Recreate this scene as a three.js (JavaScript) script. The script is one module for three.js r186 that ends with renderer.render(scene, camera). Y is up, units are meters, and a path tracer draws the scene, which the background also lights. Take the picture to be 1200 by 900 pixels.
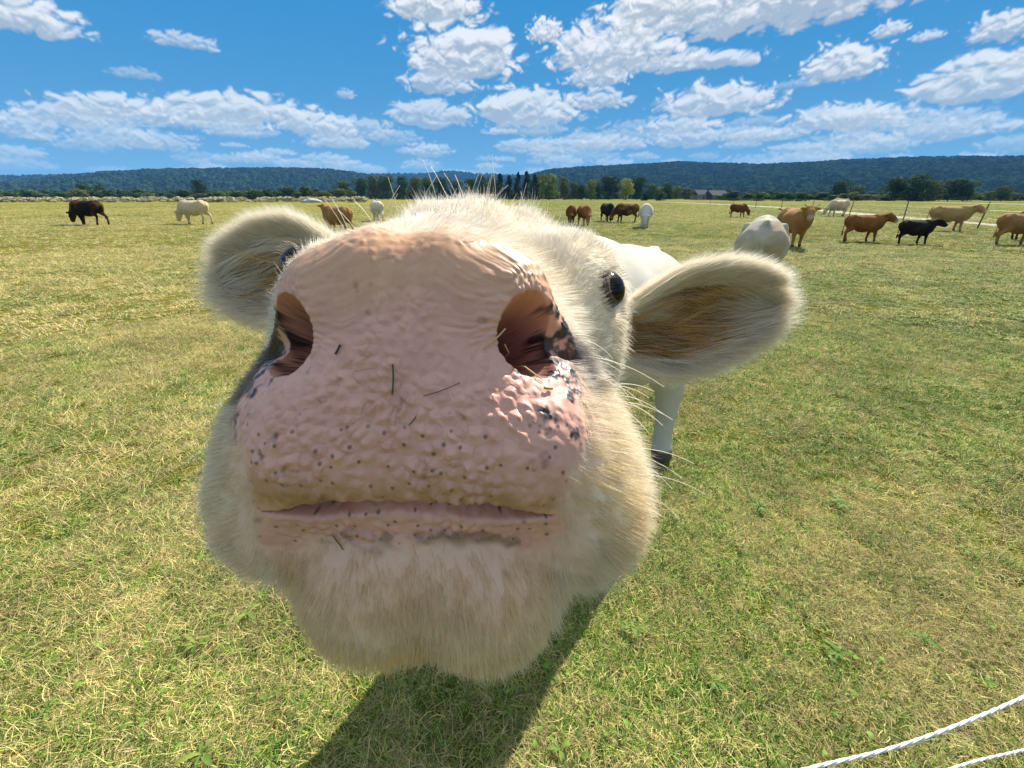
import * as THREE from 'three';
import { mergeGeometries } from 'three/addons/utils/BufferGeometryUtils.js';

// ---------------------------------------------------------------- camera, sky, sun, exposure
const scene = new THREE.Scene();
const CAM_H = 1.35;                       // a phone held at chest height
const PITCH = Math.atan(219 / 500);       // tilted down, horizon in the upper quarter
const camera = new THREE.PerspectiveCamera(2 * Math.atan(450 / 500) * 180 / Math.PI, 4 / 3, 0.02, 9000);
camera.position.set(0, CAM_H, 0);
camera.rotation.set(-PITCH, 0, 0);
camera.updateMatrixWorld(true);

const renderer = new THREE.WebGLRenderer({ antialias: true });
renderer.toneMapping = THREE.LinearToneMapping;
renderer.toneMappingExposure = 1.75;
renderer.shadowMap.enabled = true;

const SUN = new THREE.Vector3(0.54, 0.92, -0.83).normalize();
const sun = new THREE.DirectionalLight(new THREE.Color(1.0, 0.94, 0.83), 5.0);
sun.name = 'sun';
sun.position.copy(SUN).multiplyScalar(60);
sun.castShadow = true;
sun.shadow.mapSize.set(4096, 4096);
Object.assign(sun.shadow.camera, { left: -40, right: 40, top: 40, bottom: -40, near: 1, far: 160 });
scene.add(sun);
scene.fog = new THREE.FogExp2(new THREE.Color().setRGB(0.16, 0.48, 1.0), 0.00012);   // summer haze over the far hills

// ---------------------------------------------------------------- small toolbox
const clamp = (x, a, b) => x < a ? a : x > b ? b : x;
const lerp = (a, b, t) => a + (b - a) * t;
const sstep = (a, b, x) => { const t = clamp((x - a) / (b - a), 0, 1); return t * t * (3 - 2 * t); };
function rng(seed) { let s = seed >>> 0; return () => { s = (s + 0x6d2b79f5) | 0; let t = Math.imul(s ^ (s >>> 15), 1 | s); t = (t + Math.imul(t ^ (t >>> 7), 61 | t)) ^ t; return ((t ^ (t >>> 14)) >>> 0) / 4294967296; }; }
const PERM = new Uint8Array(1024); { const r = rng(7), p = [...Array(256).keys()]; for (let i = 255; i > 0; i--) { const j = Math.floor(r() * (i + 1)); [p[i], p[j]] = [p[j], p[i]]; } for (let i = 0; i < 1024; i++) PERM[i] = p[i & 255]; }
const gr = (h, x, y, z) => { h &= 15; const u = h < 8 ? x : y, v = h < 4 ? y : h === 12 || h === 14 ? x : z; return ((h & 1) ? -u : u) + ((h & 2) ? -v : v); };
function noise3(x, y, z) {                // gradient noise, about -1..1
  const fx = Math.floor(x), fy = Math.floor(y), fz = Math.floor(z), X = fx & 255, Y = fy & 255, Z = fz & 255;
  x -= fx; y -= fy; z -= fz;
  const u = x * x * x * (x * (x * 6 - 15) + 10), v = y * y * y * (y * (y * 6 - 15) + 10), w = z * z * z * (z * (z * 6 - 15) + 10);
  const A = PERM[X] + Y, AA = PERM[A] + Z, AB = PERM[A + 1] + Z, B = PERM[X + 1] + Y, BA = PERM[B] + Z, BB = PERM[B + 1] + Z;
  return lerp(lerp(lerp(gr(PERM[AA], x, y, z), gr(PERM[BA], x - 1, y, z), u), lerp(gr(PERM[AB], x, y - 1, z), gr(PERM[BB], x - 1, y - 1, z), u), v),
    lerp(lerp(gr(PERM[AA + 1], x, y, z - 1), gr(PERM[BA + 1], x - 1, y, z - 1), u), lerp(gr(PERM[AB + 1], x, y - 1, z - 1), gr(PERM[BB + 1], x - 1, y - 1, z - 1), u), v), w);
}
function fbm(x, y, z, n = 4) { let s = 0, a = 0.5; for (let i = 0; i < n; i++) { s += a * noise3(x, y, z); a *= 0.5; x = x * 2.03 + 17.1; y = y * 2.03 - 9.3; z = z * 2.03 + 4.7; } return s; }
const hash3 = (i, j, k) => { let h = Math.imul(i, 374761393) + Math.imul(j, 668265263) + Math.imul(k, 2147483629 | 0); h = Math.imul(h ^ (h >>> 13), 1274126177); return ((h ^ (h >>> 16)) >>> 0) / 4294967296; };
const WOR = [0, 0, 0, 0];
function worley(x, y, z) {                // nearest and second nearest feature distance, id of the nearest
  const X = Math.floor(x), Y = Math.floor(y), Z = Math.floor(z); let f1 = 9, f2 = 9, id = 0, dome = 0;
  for (let i = -1; i < 2; i++) for (let j = -1; j < 2; j++) for (let k = -1; k < 2; k++) {
    const a = X + i, b = Y + j, c = Z + k, px = a + hash3(a, b, c) - x, py = b + hash3(b + 31, c, a) - y, pz = c + hash3(c, a + 57, b) - z, d = px * px + py * py + pz * pz;
    dome += Math.exp(-d * 7.5);
    if (d < f1) { f2 = f1; f1 = d; id = hash3(a + 5, b + 9, c + 3); } else if (d < f2) f2 = d;
  }
  WOR[0] = Math.sqrt(f1); WOR[1] = Math.sqrt(f2); WOR[2] = id; WOR[3] = dome; return WOR;
}
function worley2(x, y) {                  // the same on a plane
  const X = Math.floor(x), Y = Math.floor(y); let f1 = 9, f2 = 9, id = 0, dome = 0;
  for (let i = -1; i < 2; i++) for (let j = -1; j < 2; j++) {
    const a = X + i, b = Y + j, px = a + 0.12 + 0.76 * hash3(a, b, 7) - x, py = b + 0.12 + 0.76 * hash3(b + 31, 3, a) - y, d = px * px + py * py; dome += Math.exp(-d * 9);
    if (d < f1) { f2 = f1; f1 = d; id = hash3(a + 5, b + 9, 11); } else if (d < f2) f2 = d;
  }
  WOR[0] = Math.sqrt(f1); WOR[1] = Math.sqrt(f2); WOR[2] = id; WOR[3] = dome; return WOR;
}
const smin = (a, b, k) => { const h = Math.max(k - Math.abs(a - b), 0) / k; return Math.min(a, b) - h * h * k * 0.25; };
const smax = (a, b, k) => -smin(-a, -b, k);
const ell = (x, y, z, rx, ry, rz) => { const a = x / rx, b = y / ry, c = z / rz, k0 = Math.sqrt(a * a + b * b + c * c), e = a / rx, f = b / ry, g = c / rz, k1 = Math.sqrt(e * e + f * f + g * g); return k1 < 1e-9 ? -Math.min(rx, ry, rz) : k0 * (k0 - 1) / k1; };
const cone = (x, y, z, ax, ay, az, bx, by, bz, ra, rb) => { const dx = bx - ax, dy = by - ay, dz = bz - az, px = x - ax, py = y - ay, pz = z - az, t = clamp((px * dx + py * dy + pz * dz) / (dx * dx + dy * dy + dz * dz), 0, 1), qx = px - dx * t, qy = py - dy * t, qz = pz - dz * t; return Math.sqrt(qx * qx + qy * qy + qz * qz) - (ra + (rb - ra) * t); };
const used = new Set();
function numbered(name) { let n = name, i = 0; while (used.has(n)) n = name + '_' + String(++i).padStart(3, '0'); used.add(n); return n; }
function tag(o, label, category, group, kind) { if (label) o.userData.label = label; if (category) o.userData.category = category; if (group) o.userData.group = group; if (kind) o.userData.kind = kind; return o; }
function add(o, name, parent = scene) { o.name = parent === scene ? numbered(name) : name; o.castShadow = o.receiveShadow = true; parent.add(o); return o; }
function part(name, g, m, parent) { return add(new THREE.Mesh(g, m), name, parent); }
const std = (r, g, b, rough = 0.9, more = {}) => new THREE.MeshPhysicalMaterial({ color: new THREE.Color().setRGB(r, g, b), roughness: rough, ...more });

// a direction or place read off the field of view: (px, py) on a 1200 x 900 frame, depth along the lens axis
const SP = Math.sin(PITCH), CP = Math.cos(PITCH);
const lensToWorld = (x, y, z, v = new THREE.Vector3()) => v.set(x, CAM_H + y * CP + z * SP, -y * SP + z * CP);
const onGround = (px, py, h = 0) => { const x = (px - 600) / 500, y = (450 - py) / 500, Y = y * CP - SP, t = (h - CAM_H) / Y; return new THREE.Vector3(x * t, h, (-y * SP - CP) * t); };

// a smooth closed surface round the zero level of field(x, y, z): naive surface nets on a box grid
function surfaceNet(field, lo, hi, cell) {
  const nx = Math.ceil((hi[0] - lo[0]) / cell) + 1, ny = Math.ceil((hi[1] - lo[1]) / cell) + 1, nz = Math.ceil((hi[2] - lo[2]) / cell) + 1, F = new Float32Array(nx * ny * nz), id = new Int32Array(nx * ny * nz).fill(-1), P = [], I = [];
  const at = (i, j, k) => (k * ny + j) * nx + i;
  for (let k = 0; k < nz; k++) for (let j = 0; j < ny; j++) for (let i = 0; i < nx; i++) F[at(i, j, k)] = field(lo[0] + i * cell, lo[1] + j * cell, lo[2] + k * cell);
  const E = [[0, 1], [0, 2], [0, 4], [1, 3], [1, 5], [2, 3], [2, 6], [3, 7], [4, 5], [4, 6], [5, 7], [6, 7]], c = new Float32Array(8);
  for (let k = 0; k < nz - 1; k++) for (let j = 0; j < ny - 1; j++) for (let i = 0; i < nx - 1; i++) {
    let m = 0; for (let q = 0; q < 8; q++) { c[q] = F[at(i + (q & 1), j + ((q >> 1) & 1), k + (q >> 2))]; if (c[q] < 0) m |= 1 << q; }
    if (m === 0 || m === 255) continue;
    let x = 0, y = 0, z = 0, n = 0;
    for (const [a, b] of E) { if ((c[a] < 0) === (c[b] < 0)) continue; const t = c[a] / (c[a] - c[b]); x += lerp(a & 1, b & 1, t); y += lerp((a >> 1) & 1, (b >> 1) & 1, t); z += lerp(a >> 2, b >> 2, t); n++; }
    id[at(i, j, k)] = P.length / 3; P.push(lo[0] + (i + x / n) * cell, lo[1] + (j + y / n) * cell, lo[2] + (k + z / n) * cell);
  }
  for (let k = 1; k < nz - 1; k++) for (let j = 1; j < ny - 1; j++) for (let i = 1; i < nx - 1; i++) {
    const s = F[at(i, j, k)] < 0, quad = (a, b, d, e) => { if (a < 0 || b < 0 || d < 0 || e < 0) return; if (s) I.push(a, b, d, a, d, e); else I.push(a, d, b, a, e, d); };
    if (s !== (F[at(i + 1, j, k)] < 0)) quad(id[at(i, j - 1, k - 1)], id[at(i, j, k - 1)], id[at(i, j, k)], id[at(i, j - 1, k)]);
    if (s !== (F[at(i, j + 1, k)] < 0)) quad(id[at(i - 1, j, k - 1)], id[at(i - 1, j, k)], id[at(i, j, k)], id[at(i, j, k - 1)]);
    if (s !== (F[at(i, j, k + 1)] < 0)) quad(id[at(i - 1, j - 1, k)], id[at(i, j - 1, k)], id[at(i, j, k)], id[at(i - 1, j, k)]);
  }
  const g = new THREE.BufferGeometry(); g.setAttribute('position', new THREE.Float32BufferAttribute(P, 3)); g.setIndex(I); g.computeVertexNormals(); return g;
}
function paint(g, f) { const p = g.attributes.position, n = g.attributes.normal, C = new Float32Array(p.count * 3), c = [0, 0, 0]; for (let i = 0; i < p.count; i++) { f(p.getX(i), p.getY(i), p.getZ(i), c, n.getX(i), n.getY(i), n.getZ(i)); C[i * 3] = c[0]; C[i * 3 + 1] = c[1]; C[i * 3 + 2] = c[2]; } g.setAttribute('color', new THREE.BufferAttribute(C, 3)); return g; }

// ---------------------------------------------------------------- the sky: blue air and a field of fair-weather cumulus
{
  const W = 4096, H = 2048, data = new Float32Array(W * H * 4), HALF = H / 2, R = rng(11);
  const HOR = [0.165, 0.335, 0.475], MID = [0.018, 0.160, 0.365], ZEN = [0.018, 0.095, 0.27];
  for (let j = 0; j < H; j++) {
    const e = Math.max(0, (j + 0.5) / H - 0.5) * 180, a = Math.exp(-e / 6.5), b = sstep(12, 70, e);
    for (let i = 0, o = j * W * 4; i < W; i++, o += 4) { for (let c = 0; c < 3; c++) data[o + c] = lerp(lerp(MID[c], HOR[c], a), ZEN[c], b); data[o + 3] = 1; }
  }
  const puffs = [];                       // [azimuth, elevation of the middle, half width, half height, thickness], degrees
  const P = (px, py, rx, ry, t = 1) => {
    const x = (px - 600) / 500, y = (450 - py) / 500, Y = y * CP - SP, Z = y * SP + CP, az = Math.atan2(x, Z) * 180 / Math.PI, el = Math.atan2(Y, Math.hypot(x, Z)) * 180 / Math.PI, s = 57.3 / 500 / Math.hypot(1, x * 0.8);
    puffs.push([az, el, rx * s * 0.92, ry * s, t]);
  };
  // the big ones, as they stand in the sky ahead
  P(0, 18, 75, 26); P(215, 50, 34, 10, 0.6); P(160, 88, 26, 7, 0.35); P(130, 128, 60, 17); P(280, 132, 95, 20); P(370, 150, 50, 16); P(20, 150, 45, 18, 0.8);
  P(510, 10, 60, 20); P(540, 72, 72, 34); P(515, 100, 45, 16, 0.8); P(720, 62, 82, 34); P(640, 40, 22, 14); P(810, 75, 80, 13, 0.85); P(700, 92, 40, 14, 0.9);
  P(900, 5, 190, 42, 1.3); P(780, 8, 70, 16); P(985, 80, 48, 24); P(1042, 37, 18, 9, 0.8); P(1085, 44, 16, 6, 0.7); P(1175, 35, 32, 18, 0.9); P(1150, 100, 78, 34); P(1200, 70, 30, 14, 0.8);
  P(840, 122, 78, 22); P(620, 132, 70, 26); P(500, 138, 60, 18, 0.8); P(700, 120, 45, 12, 0.8); P(990, 140, 70, 19); P(1110, 155, 60, 16, 0.9); P(930, 100, 22, 6, 0.3); P(405, 112, 12, 6, 0.5);
  // smaller banks stacked towards the horizon, all the way round, and the rest of the cumulus field overhead and behind
  const N0 = puffs.length;
  for (let k = 0; k < 520; k++) {
    const az = R() * 360 - 180, el = 2.1 + Math.pow(R(), 1.5) * 7, front = Math.abs(az) < 52;
    if (front && el > 7.2) continue;
    const w = (1.6 + R() * 3.6) * (0.35 + el / 9); puffs.push([az, el, w, w * (0.2 + R() * 0.16), 0.35 + R() * 0.5]);
  }
  for (let k = 0; k < 270; k++) {
    const az = R() * 360 - 180, el = 8 + Math.asin(R()) * 57.3 * 0.9, front = Math.abs(az) < 54 && el < 27;
    if (front) continue;
    const w = (3 + R() * 7) * (0.6 + el / 45); puffs.push([az, el, w, w * (0.34 + R() * 0.2 + el / 220), 0.7 + R() * 0.5]);
  }
  puffs.sort((a, b) => a[1] - b[1]);
  const sunUp = 1.0;
  for (const [a0, e0, ra, re, th] of puffs) {
    const j0 = Math.max(HALF, Math.floor((e0 - re * 1.6) / 180 * H + HALF)), j1 = Math.min(H - 1, Math.ceil((e0 + re * 1.7) / 180 * H + HALF)), seed = a0 * 0.37 + e0 * 1.3;
    const sx = 1 / Math.max(0.1, Math.cos(e0 / 57.3)), i0 = Math.floor((a0 - ra * 1.6 * sx) / 360 * W), i1 = Math.ceil((a0 + ra * 1.6 * sx) / 360 * W), nw = i1 - i0 + 1, nh = j1 - j0 + 1;
    if (nh < 2) continue;
    const den = new Float32Array(nw * nh), fr = 3.1 / Math.max(0.9, Math.min(ra, 7));
    for (let j = 0; j < nh; j++) for (let i = 0; i < nw; i++) {
      const az = (i0 + i + 0.5) / W * 360, el = (j0 + j + 0.5 - HALF) / H * 180, u = (az - a0) / sx, v = el - e0;
      const wx = u * fr, wy = v * fr * 1.5, warp = noise3(wx * 1.1 + seed, wy * 1.1, 3.1) * 0.5;
      let f = 0, am = 0.55, qx = wx + seed + warp, qy = wy + warp * 0.7;
      for (let o = 0; o < 5; o++) { f += am * (Math.abs(noise3(qx, qy, 9.7 + o)) * 2.3 - 0.50); am *= 0.55; qx *= 2.1; qy *= 2.1; }
      const vv = v < 0 ? v / (re * 0.62) : v / re, body = 1 - (u / ra) ** 2 - vv * vv * (v < 0 ? 1.25 : 1);
      den[j * nw + i] = body * 1.2 + f * 1.0 - 0.22;
    }
    const far = Math.exp(-e0 / 5.5), up = Math.max(2, Math.round(re * 0.16 / 180 * H)), sd = Math.max(1, up >> 1);
    for (let j = 0; j < nh; j++) for (let i = 0; i < nw; i++) {
      const d = den[j * nw + i], al = sstep(0.02, 0.5, d) * Math.min(1, th) * lerp(0.93, 0.52, far);
      if (al < 0.004) continue;
      const at = (di, dj) => den[clamp(j + dj, 0, nh - 1) * nw + clamp(i + di, 0, nw - 1)], rel = d - at(sd, up), rel2 = d - at(up, up * 2), fine = d - at(1, 2);
      const v = ((j0 + j + 0.5 - HALF) / H * 180 - e0) / re, thick = sstep(0.25, 1.35, d);
      let lit = 0.62 + 0.62 * rel + 0.36 * rel2 + 0.35 * fine + 0.12 * v - 0.34 * thick * sstep(0.4, -0.5, v) - 0.08 * thick;
      lit = clamp(lit, 0.34, 1.06);
      const o = ((j0 + j) * W + ((i0 + i + W / 2 * 3) % W)) * 4, cs = [lerp(0.105, 0.54, lit), lerp(0.175, 0.55, lit), lerp(0.26, 0.565, lit)];
      for (let c = 0; c < 3; c++) data[o + c] = lerp(data[o + c], lerp(cs[c], HOR[c] * 1.06, far * 0.7), al);
    }
  }
  // azimuth 0 above is straight ahead (-z); the picture of the sky starts at +x, so it is turned by a quarter
  const out = new Float32Array(W * H * 4);
  for (let j = 0; j < H; j++) for (let i = 0; i < W; i++) { const s = (j * W + ((i + W / 4) % W)) * 4, o = (j * W + i) * 4; for (let c = 0; c < 4; c++) out[o + c] = data[s + c]; }
  const t = new THREE.DataTexture(out, W, H, THREE.RGBAFormat, THREE.FloatType);
  t.mapping = THREE.EquirectangularReflectionMapping; t.magFilter = THREE.LinearFilter; t.minFilter = THREE.LinearFilter; t.needsUpdate = true;
  scene.background = t; scene.environment = t;
}

// ---------------------------------------------------------------- pasture, track, hills
const dryness = (x, z) => 0.66 + fbm(x * 0.9 + 3, z * 0.9, 1.3, 4) * 1.25 + fbm(x * 0.13, z * 0.13, 7.7, 3) * 0.7 - clamp(x * 0.09, -0.22, 0.22);   // 0 green .. 1 straw
{
  const NA = 540, NR = 420, P = [], C = [], UV = [], I = [], c = [0, 0, 0];
  for (let j = 0; j <= NR; j++) {
    const r = j === 0 ? 0 : 0.25 * Math.pow(4200 / 0.25, (j - 1) / (NR - 1));
    for (let i = 0; i < NA; i++) {
      const a = i / NA * Math.PI * 2, x = Math.sin(a) * r, z = -Math.cos(a) * r, fine = clamp(14 / (r + 1), 0, 1);
      const y = r < 120 ? noise3(x * 0.8, z * 0.8, 2) * 0.012 * clamp(r / 2, 0, 1) : 0;
      P.push(x, y, z); UV.push(x / 1.7, z / 1.7);
      const d = clamp(dryness(x, z) + fbm(x * 0.035, z * 0.02, 4, 3) * 0.9 * (1 - fine) + 0.06 + fbm(x * 5, z * 5, 9, 2) * fine * 0.5, 0, 1.15), n = 1 + fbm(x * 0.5, z * 0.5, 3, 4) * 0.35 + noise3(x * 0.11, z * 0.05, 8) * 0.12;
      C.push(lerp(0.145, 0.345, d) * n, lerp(0.175, 0.295, d) * n, lerp(0.030, 0.100, d) * n);
    }
  }
  for (let j = 0; j < NR; j++) for (let i = 0; i < NA; i++) { const a = j * NA + i, b = j * NA + (i + 1) % NA, e = a + NA, f = b + NA; if (j > 0) I.push(a, b, e, b, f, e); else I.push(a, f, e); }
  const g = new THREE.BufferGeometry(); g.setAttribute('position', new THREE.Float32BufferAttribute(P, 3)); g.setAttribute('uv', new THREE.Float32BufferAttribute(UV, 2)); g.setAttribute('color', new THREE.Float32BufferAttribute(C, 3)); g.setIndex(I); g.computeVertexNormals();
  // matted turf: strokes of straw and green over soil
  const S = 1024, cv = document.createElement('canvas'); cv.width = cv.height = S; const q = cv.getContext('2d'), R = rng(31); q.fillStyle = '#b9b5a2'; q.fillRect(0, 0, S, S);
  const bv = document.createElement('canvas'); bv.width = bv.height = S; const bq = bv.getContext('2d'); bq.fillStyle = '#303030'; bq.fillRect(0, 0, S, S);
  for (let k = 0; k < 26000; k++) {
    const x = R() * S, y = R() * S, a = R() * 6.283, l = 8 + R() * 26, v = R(), t = k / 26000, dx = Math.cos(a) * l, dy = Math.sin(a) * l, cx = x + dx * 0.5 - dy * (R() - 0.5) * 0.5, cy = y + dy * 0.5 + dx * (R() - 0.5) * 0.5;
    const s = 90 + t * 90 + v * 75, col = v < 0.5 ? [s * 1.02, s * 1.0, s * 0.80] : [s * 0.86, s * 0.98, s * 0.62];
    for (const [ox, oy] of [[0, 0], [x + dx > S ? -S : x + dx < 0 ? S : 0, y + dy > S ? -S : y + dy < 0 ? S : 0]]) {
      for (const [w, st] of [[q, `rgb(${col.map((e) => Math.min(255, e | 0)).join()})`], [bq, `rgb(${Array(3).fill(50 + t * 190 | 0).join()})`]]) { w.strokeStyle = st; w.lineWidth = 1.1 + v * 1.2; w.beginPath(); w.moveTo(x + ox, y + oy); w.quadraticCurveTo(cx + ox, cy + oy, x + dx + ox, y + dy + oy); w.stroke(); }
      if (!(x + dx > S || x + dx < 0 || y + dy > S || y + dy < 0)) break;
    }
  }
  const map = new THREE.CanvasTexture(cv), bump = new THREE.CanvasTexture(bv); for (const t of [map, bump]) { t.wrapS = t.wrapT = THREE.RepeatWrapping; t.magFilter = THREE.LinearFilter; } map.colorSpace = THREE.SRGBColorSpace;
  const m = new THREE.MeshPhysicalMaterial({ specularIntensity: 0.08, map, bumpMap: bump, bumpScale: 0.02, vertexColors: true, roughness: 1, color: new THREE.Color().setRGB(1.5, 1.5, 1.5) }); m.name = 'turf';
  const o = part('pasture_ground', g, m, scene); tag(o, 'short dry pasture turf reaching to the tree line', 'ground', null, 'structure');
}
{ // pale gravel track across the far side of the pasture
  const pts = [[640, 236.2, 1.0], [760, 236.6, 1.1], [860, 240.5, 1.2], [950, 246, 1.2], [1022, 252.2, 1.1], [1100, 258.6, 1.0], [1200, 267, 0.9], [1330, 280, 0.9]].map(([px, py, w]) => [onGround(px, py), w]), P = [], C = [], I = [];
  const curve = new THREE.CatmullRomCurve3(pts.map((p) => p[0])), n = 220;
  for (let i = 0; i <= n; i++) {
    const p = curve.getPoint(i / n), t = curve.getTangent(i / n), s = new THREE.Vector3(-t.z, 0, t.x).normalize(), w = lerp(0.75, 0.55, i / n) * (1 + noise3(i * 0.3, 2, 5) * 0.25) * (p.length() > 40 ? 1.7 : 1);
    for (let k = 0; k < 5; k++) { const q = p.clone().addScaledVector(s, (k / 2 - 1) * w); P.push(q.x, 0.022, q.z); const v = 0.9 + noise3(q.x * 2, q.z * 2, 4) * 0.25; C.push(0.40 * v, 0.37 * v, 0.29 * v); }
    if (i < n) for (let k = 0; k < 4; k++) { const a = i * 5 + k; I.push(a, a + 1, a + 5, a + 1, a + 6, a + 5); }
  }
  const g = new THREE.BufferGeometry(); g.setAttribute('position', new THREE.Float32BufferAttribute(P, 3)); g.setAttribute('color', new THREE.Float32BufferAttribute(C, 3)); g.setIndex(I); g.computeVertexNormals();
  if (g.attributes.normal.getY(0) < 0) { g.index.array.reverse(); g.computeVertexNormals(); }
  tag(part('gravel_track', g, std(1, 1, 1, 0.95, { vertexColors: true }), scene), 'pale gravel track along the far fence', 'track', null, 'structure');
}
const HILLS = [];
function hillRange(name, label, prof, R0, seed, deep) {   // prof: [px, py] of the skyline; R0: distance of the ridge
  const az = (px) => Math.atan2((px - 600) / 500, (450 - 231) / 500 * SP + CP), hAt = (px, py) => { const x = (px - 600) / 500, y = (450 - py) / 500, Z = y * SP + CP, Y = y * CP - SP; return CAM_H + Y / Math.hypot(x, Z) * R0; };
  const K = prof.map(([px, py]) => [az(px), hAt(px, py)]);
  const ridge = (a) => { if (a <= K[0][0]) return K[0][1]; for (let i = 1; i < K.length; i++) if (a <= K[i][0]) { const t = (a - K[i - 1][0]) / (K[i][0] - K[i - 1][0]); return lerp(K[i - 1][1], K[i][1], t * t * (3 - 2 * t) * 0.5 + t * 0.5); } return K[K.length - 1][1]; };
  const height = (a, r) => { const t = (r - R0 * (1 - deep)) / (R0 * deep), u = t < 1 ? sstep(0, 1, t) * 0.55 + Math.max(0, t) * 0.45 : 1 - sstep(1, 2.2, t); return Math.max(-2, ridge(a) * u * (1 + (t < 1 ? fbm(a * 14 + seed, t * 2.2, seed, 3) * 0.35 * (1 - t) : 0)) - 1); };
  const a0 = K[0][0], a1 = K[K.length - 1][0], NA = 260, NR = 40, P = [], I = [];
  for (let j = 0; j <= NR; j++) for (let i = 0; i <= NA; i++) { const a = lerp(a0, a1, i / NA), r = R0 * lerp(1 - deep, 1 + deep * 1.2, j / NR); P.push(Math.sin(a) * r, height(a, r), -Math.cos(a) * r); }
  for (let j = 0; j < NR; j++) for (let i = 0; i < NA; i++) { const a = j * (NA + 1) + i; I.push(a, a + 1, a + NA + 1, a + 1, a + NA + 2, a + NA + 1); }
  const g = new THREE.BufferGeometry(); g.setAttribute('position', new THREE.Float32BufferAttribute(P, 3)); g.setIndex(I); g.computeVertexNormals();
  tag(part(name, g, std(0.026, 0.042, 0.022, 1, { specularIntensity: 0 }), scene), label, 'hills', null, 'structure');
  HILLS.push({ a0, a1, R0, deep, height });
}
hillRange('far_hills', 'low far wooded ridge on the horizon', [[-160, 213], [0, 211], [65, 209.5], [140, 210], [300, 210], [430, 207], [500, 206], [528, 203], [560, 206], [600, 208], [700, 208]], 3200, 1.5, 0.35);
hillRange('wooded_hills', 'long wooded hill rising behind the left tree line', [[-150, 226], [40, 219], [90, 210], [150, 206], [200, 203], [260, 202], [330, 201], [385, 202], [420, 206], [455, 214], [520, 224]], 2100, 4.2, 0.4);
hillRange('wooded_hills', 'broad wooded hillside behind the farm and right tree line', [[560, 223], [610, 210], [650, 201.5], [700, 198.5], [745, 196.5], [790, 194], [830, 195.5], [890, 197], [930, 195.5], [985, 192], [1040, 190.5], [1100, 189.5], [1200, 190], [1300, 189], [1420, 188]], 1900, 8.8, 0.5);
{ // the woods that cover them
  const geo = new THREE.IcosahedronGeometry(1, 2), p = geo.attributes.position; for (let i = 0; i < p.count; i++) { const x = p.getX(i), y = p.getY(i), z = p.getZ(i), s = 1 + fbm(x * 2.1 + 5, y * 2.1, z * 2.1, 3) * 0.75; p.setXYZ(i, x * s, y * s * 1.05, z * s); } geo.computeVertexNormals();
  const R = rng(91), M = new THREE.Matrix4(), c = new THREE.Color(), q = new THREE.Quaternion(), e = new THREE.Euler(), list = [];
  for (const [h, n, s0] of [[HILLS[0], 7000, 10], [HILLS[1], 14000, 8], [HILLS[2], 30000, 7]]) for (let k = 0; k < n; k++) {
    const a = lerp(h.a0, h.a1, R()), r = h.R0 * (1 - h.deep + h.deep * 1.12 * Math.pow(R(), 0.7)), y = h.height(a, r), s = s0 * (0.6 + R() * 0.75), open = fbm(a * 26, r * 0.006, 2, 3);
    if (open > 0.30 && r < h.R0 * (1 - h.deep * 0.35)) continue;
    list.push([Math.sin(a) * r, y + s * 0.45, -Math.cos(a) * r, s, 0.8 + fbm(a * 40, r * 0.01, 4, 2) * 0.9 + (R() - 0.5) * 0.5]);
  }
  const im = new THREE.InstancedMesh(geo, std(1, 1, 1, 1, { specularIntensity: 0 }), list.length);
  list.forEach(([x, y, z, s, v], i) => { q.setFromEuler(e.set(0, R() * 6.28, 0)); M.compose(new THREE.Vector3(x, y, z), q, new THREE.Vector3(s, s * (0.85 + R() * 0.4), s)); im.setMatrixAt(i, M); im.setColorAt(i, c.setRGB(0.030 * v, 0.056 * v, 0.028 * v)); });
  add(im, 'hill_forest'); tag(im, 'dark green woods covering the distant hills', 'forest', null, 'stuff');
}

// ---------------------------------------------------------------- the cow that noses at the lens
// Its head is modelled in a frame of its own: X to its left cheek's side (right as one faces it), Y up along the face, D back from the nose.
const headToWorld = (X, y, D, v) => { const q = D - 0.2; return lensToWorld(-0.048 + X - q * 0.09, y, -D + X * 0.06, v); };
function muzzleUpper(X, y, D) {
  const ax = Math.sqrt(X * X + 0.00012) - 0.004 * sstep(0.03, 0, Math.abs(X));
  // blunt nose pad: a superellipsoid
  const a = ax / lerp(0.086, 0.060, sstep(-0.025, 0.045, y)), b = Math.abs(y - 0.004) / lerp(0.07, 0.08, sstep(-0.03, 0.04, y)), c = Math.abs(D - 0.25) / 0.074;
  const n = Math.pow(Math.pow(a, 2.3) + Math.pow(b, 2.15) + Math.pow(c, 2.3), 1 / 2.25);
  let d = (n - 1) * 0.075 * (n < 0.2 ? 1 : 0.85);
  d = smin(d, ell(ax - (X < 0 ? 0.075 : 0.080), y + 0.058, D - 0.250, 0.040, 0.050, 0.058), 0.03);   // hanging side lips
  d = smin(d, ell(ax - 0.060, y + 0.012, D - 0.276, 0.040, 0.052, 0.060), 0.03);               // flank of the muzzle behind the nostril
  d = smin(d, cone(X, y, D, -0.046, -0.036, 0.203, 0.046, -0.036, 0.203, 0.019, 0.019), 0.02);   // full upper lip, hanging over the mouth
  d = smin(d, ell(ax - 0.047, y + 0.026, D - 0.209, 0.033, 0.026, 0.028), 0.03);          // pads either side of the lip's middle
  d = smin(d, cone(ax, y, D, 0.022, 0.050, 0.204, 0.043, 0.041, 0.209, 0.020, 0.0195), 0.022); // fold over the nostril
  d = smin(d, cone(ax, y, D, 0.043, 0.041, 0.209, 0.063, 0.025, 0.231, 0.0195, 0.013), 0.018);
  return d;
}
function lipLine(X) { const t = X / 0.062; return -0.0535 - 0.0018 * t * t - 0.0012 * Math.max(0, Math.abs(t) - 0.7) * 4; }
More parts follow.
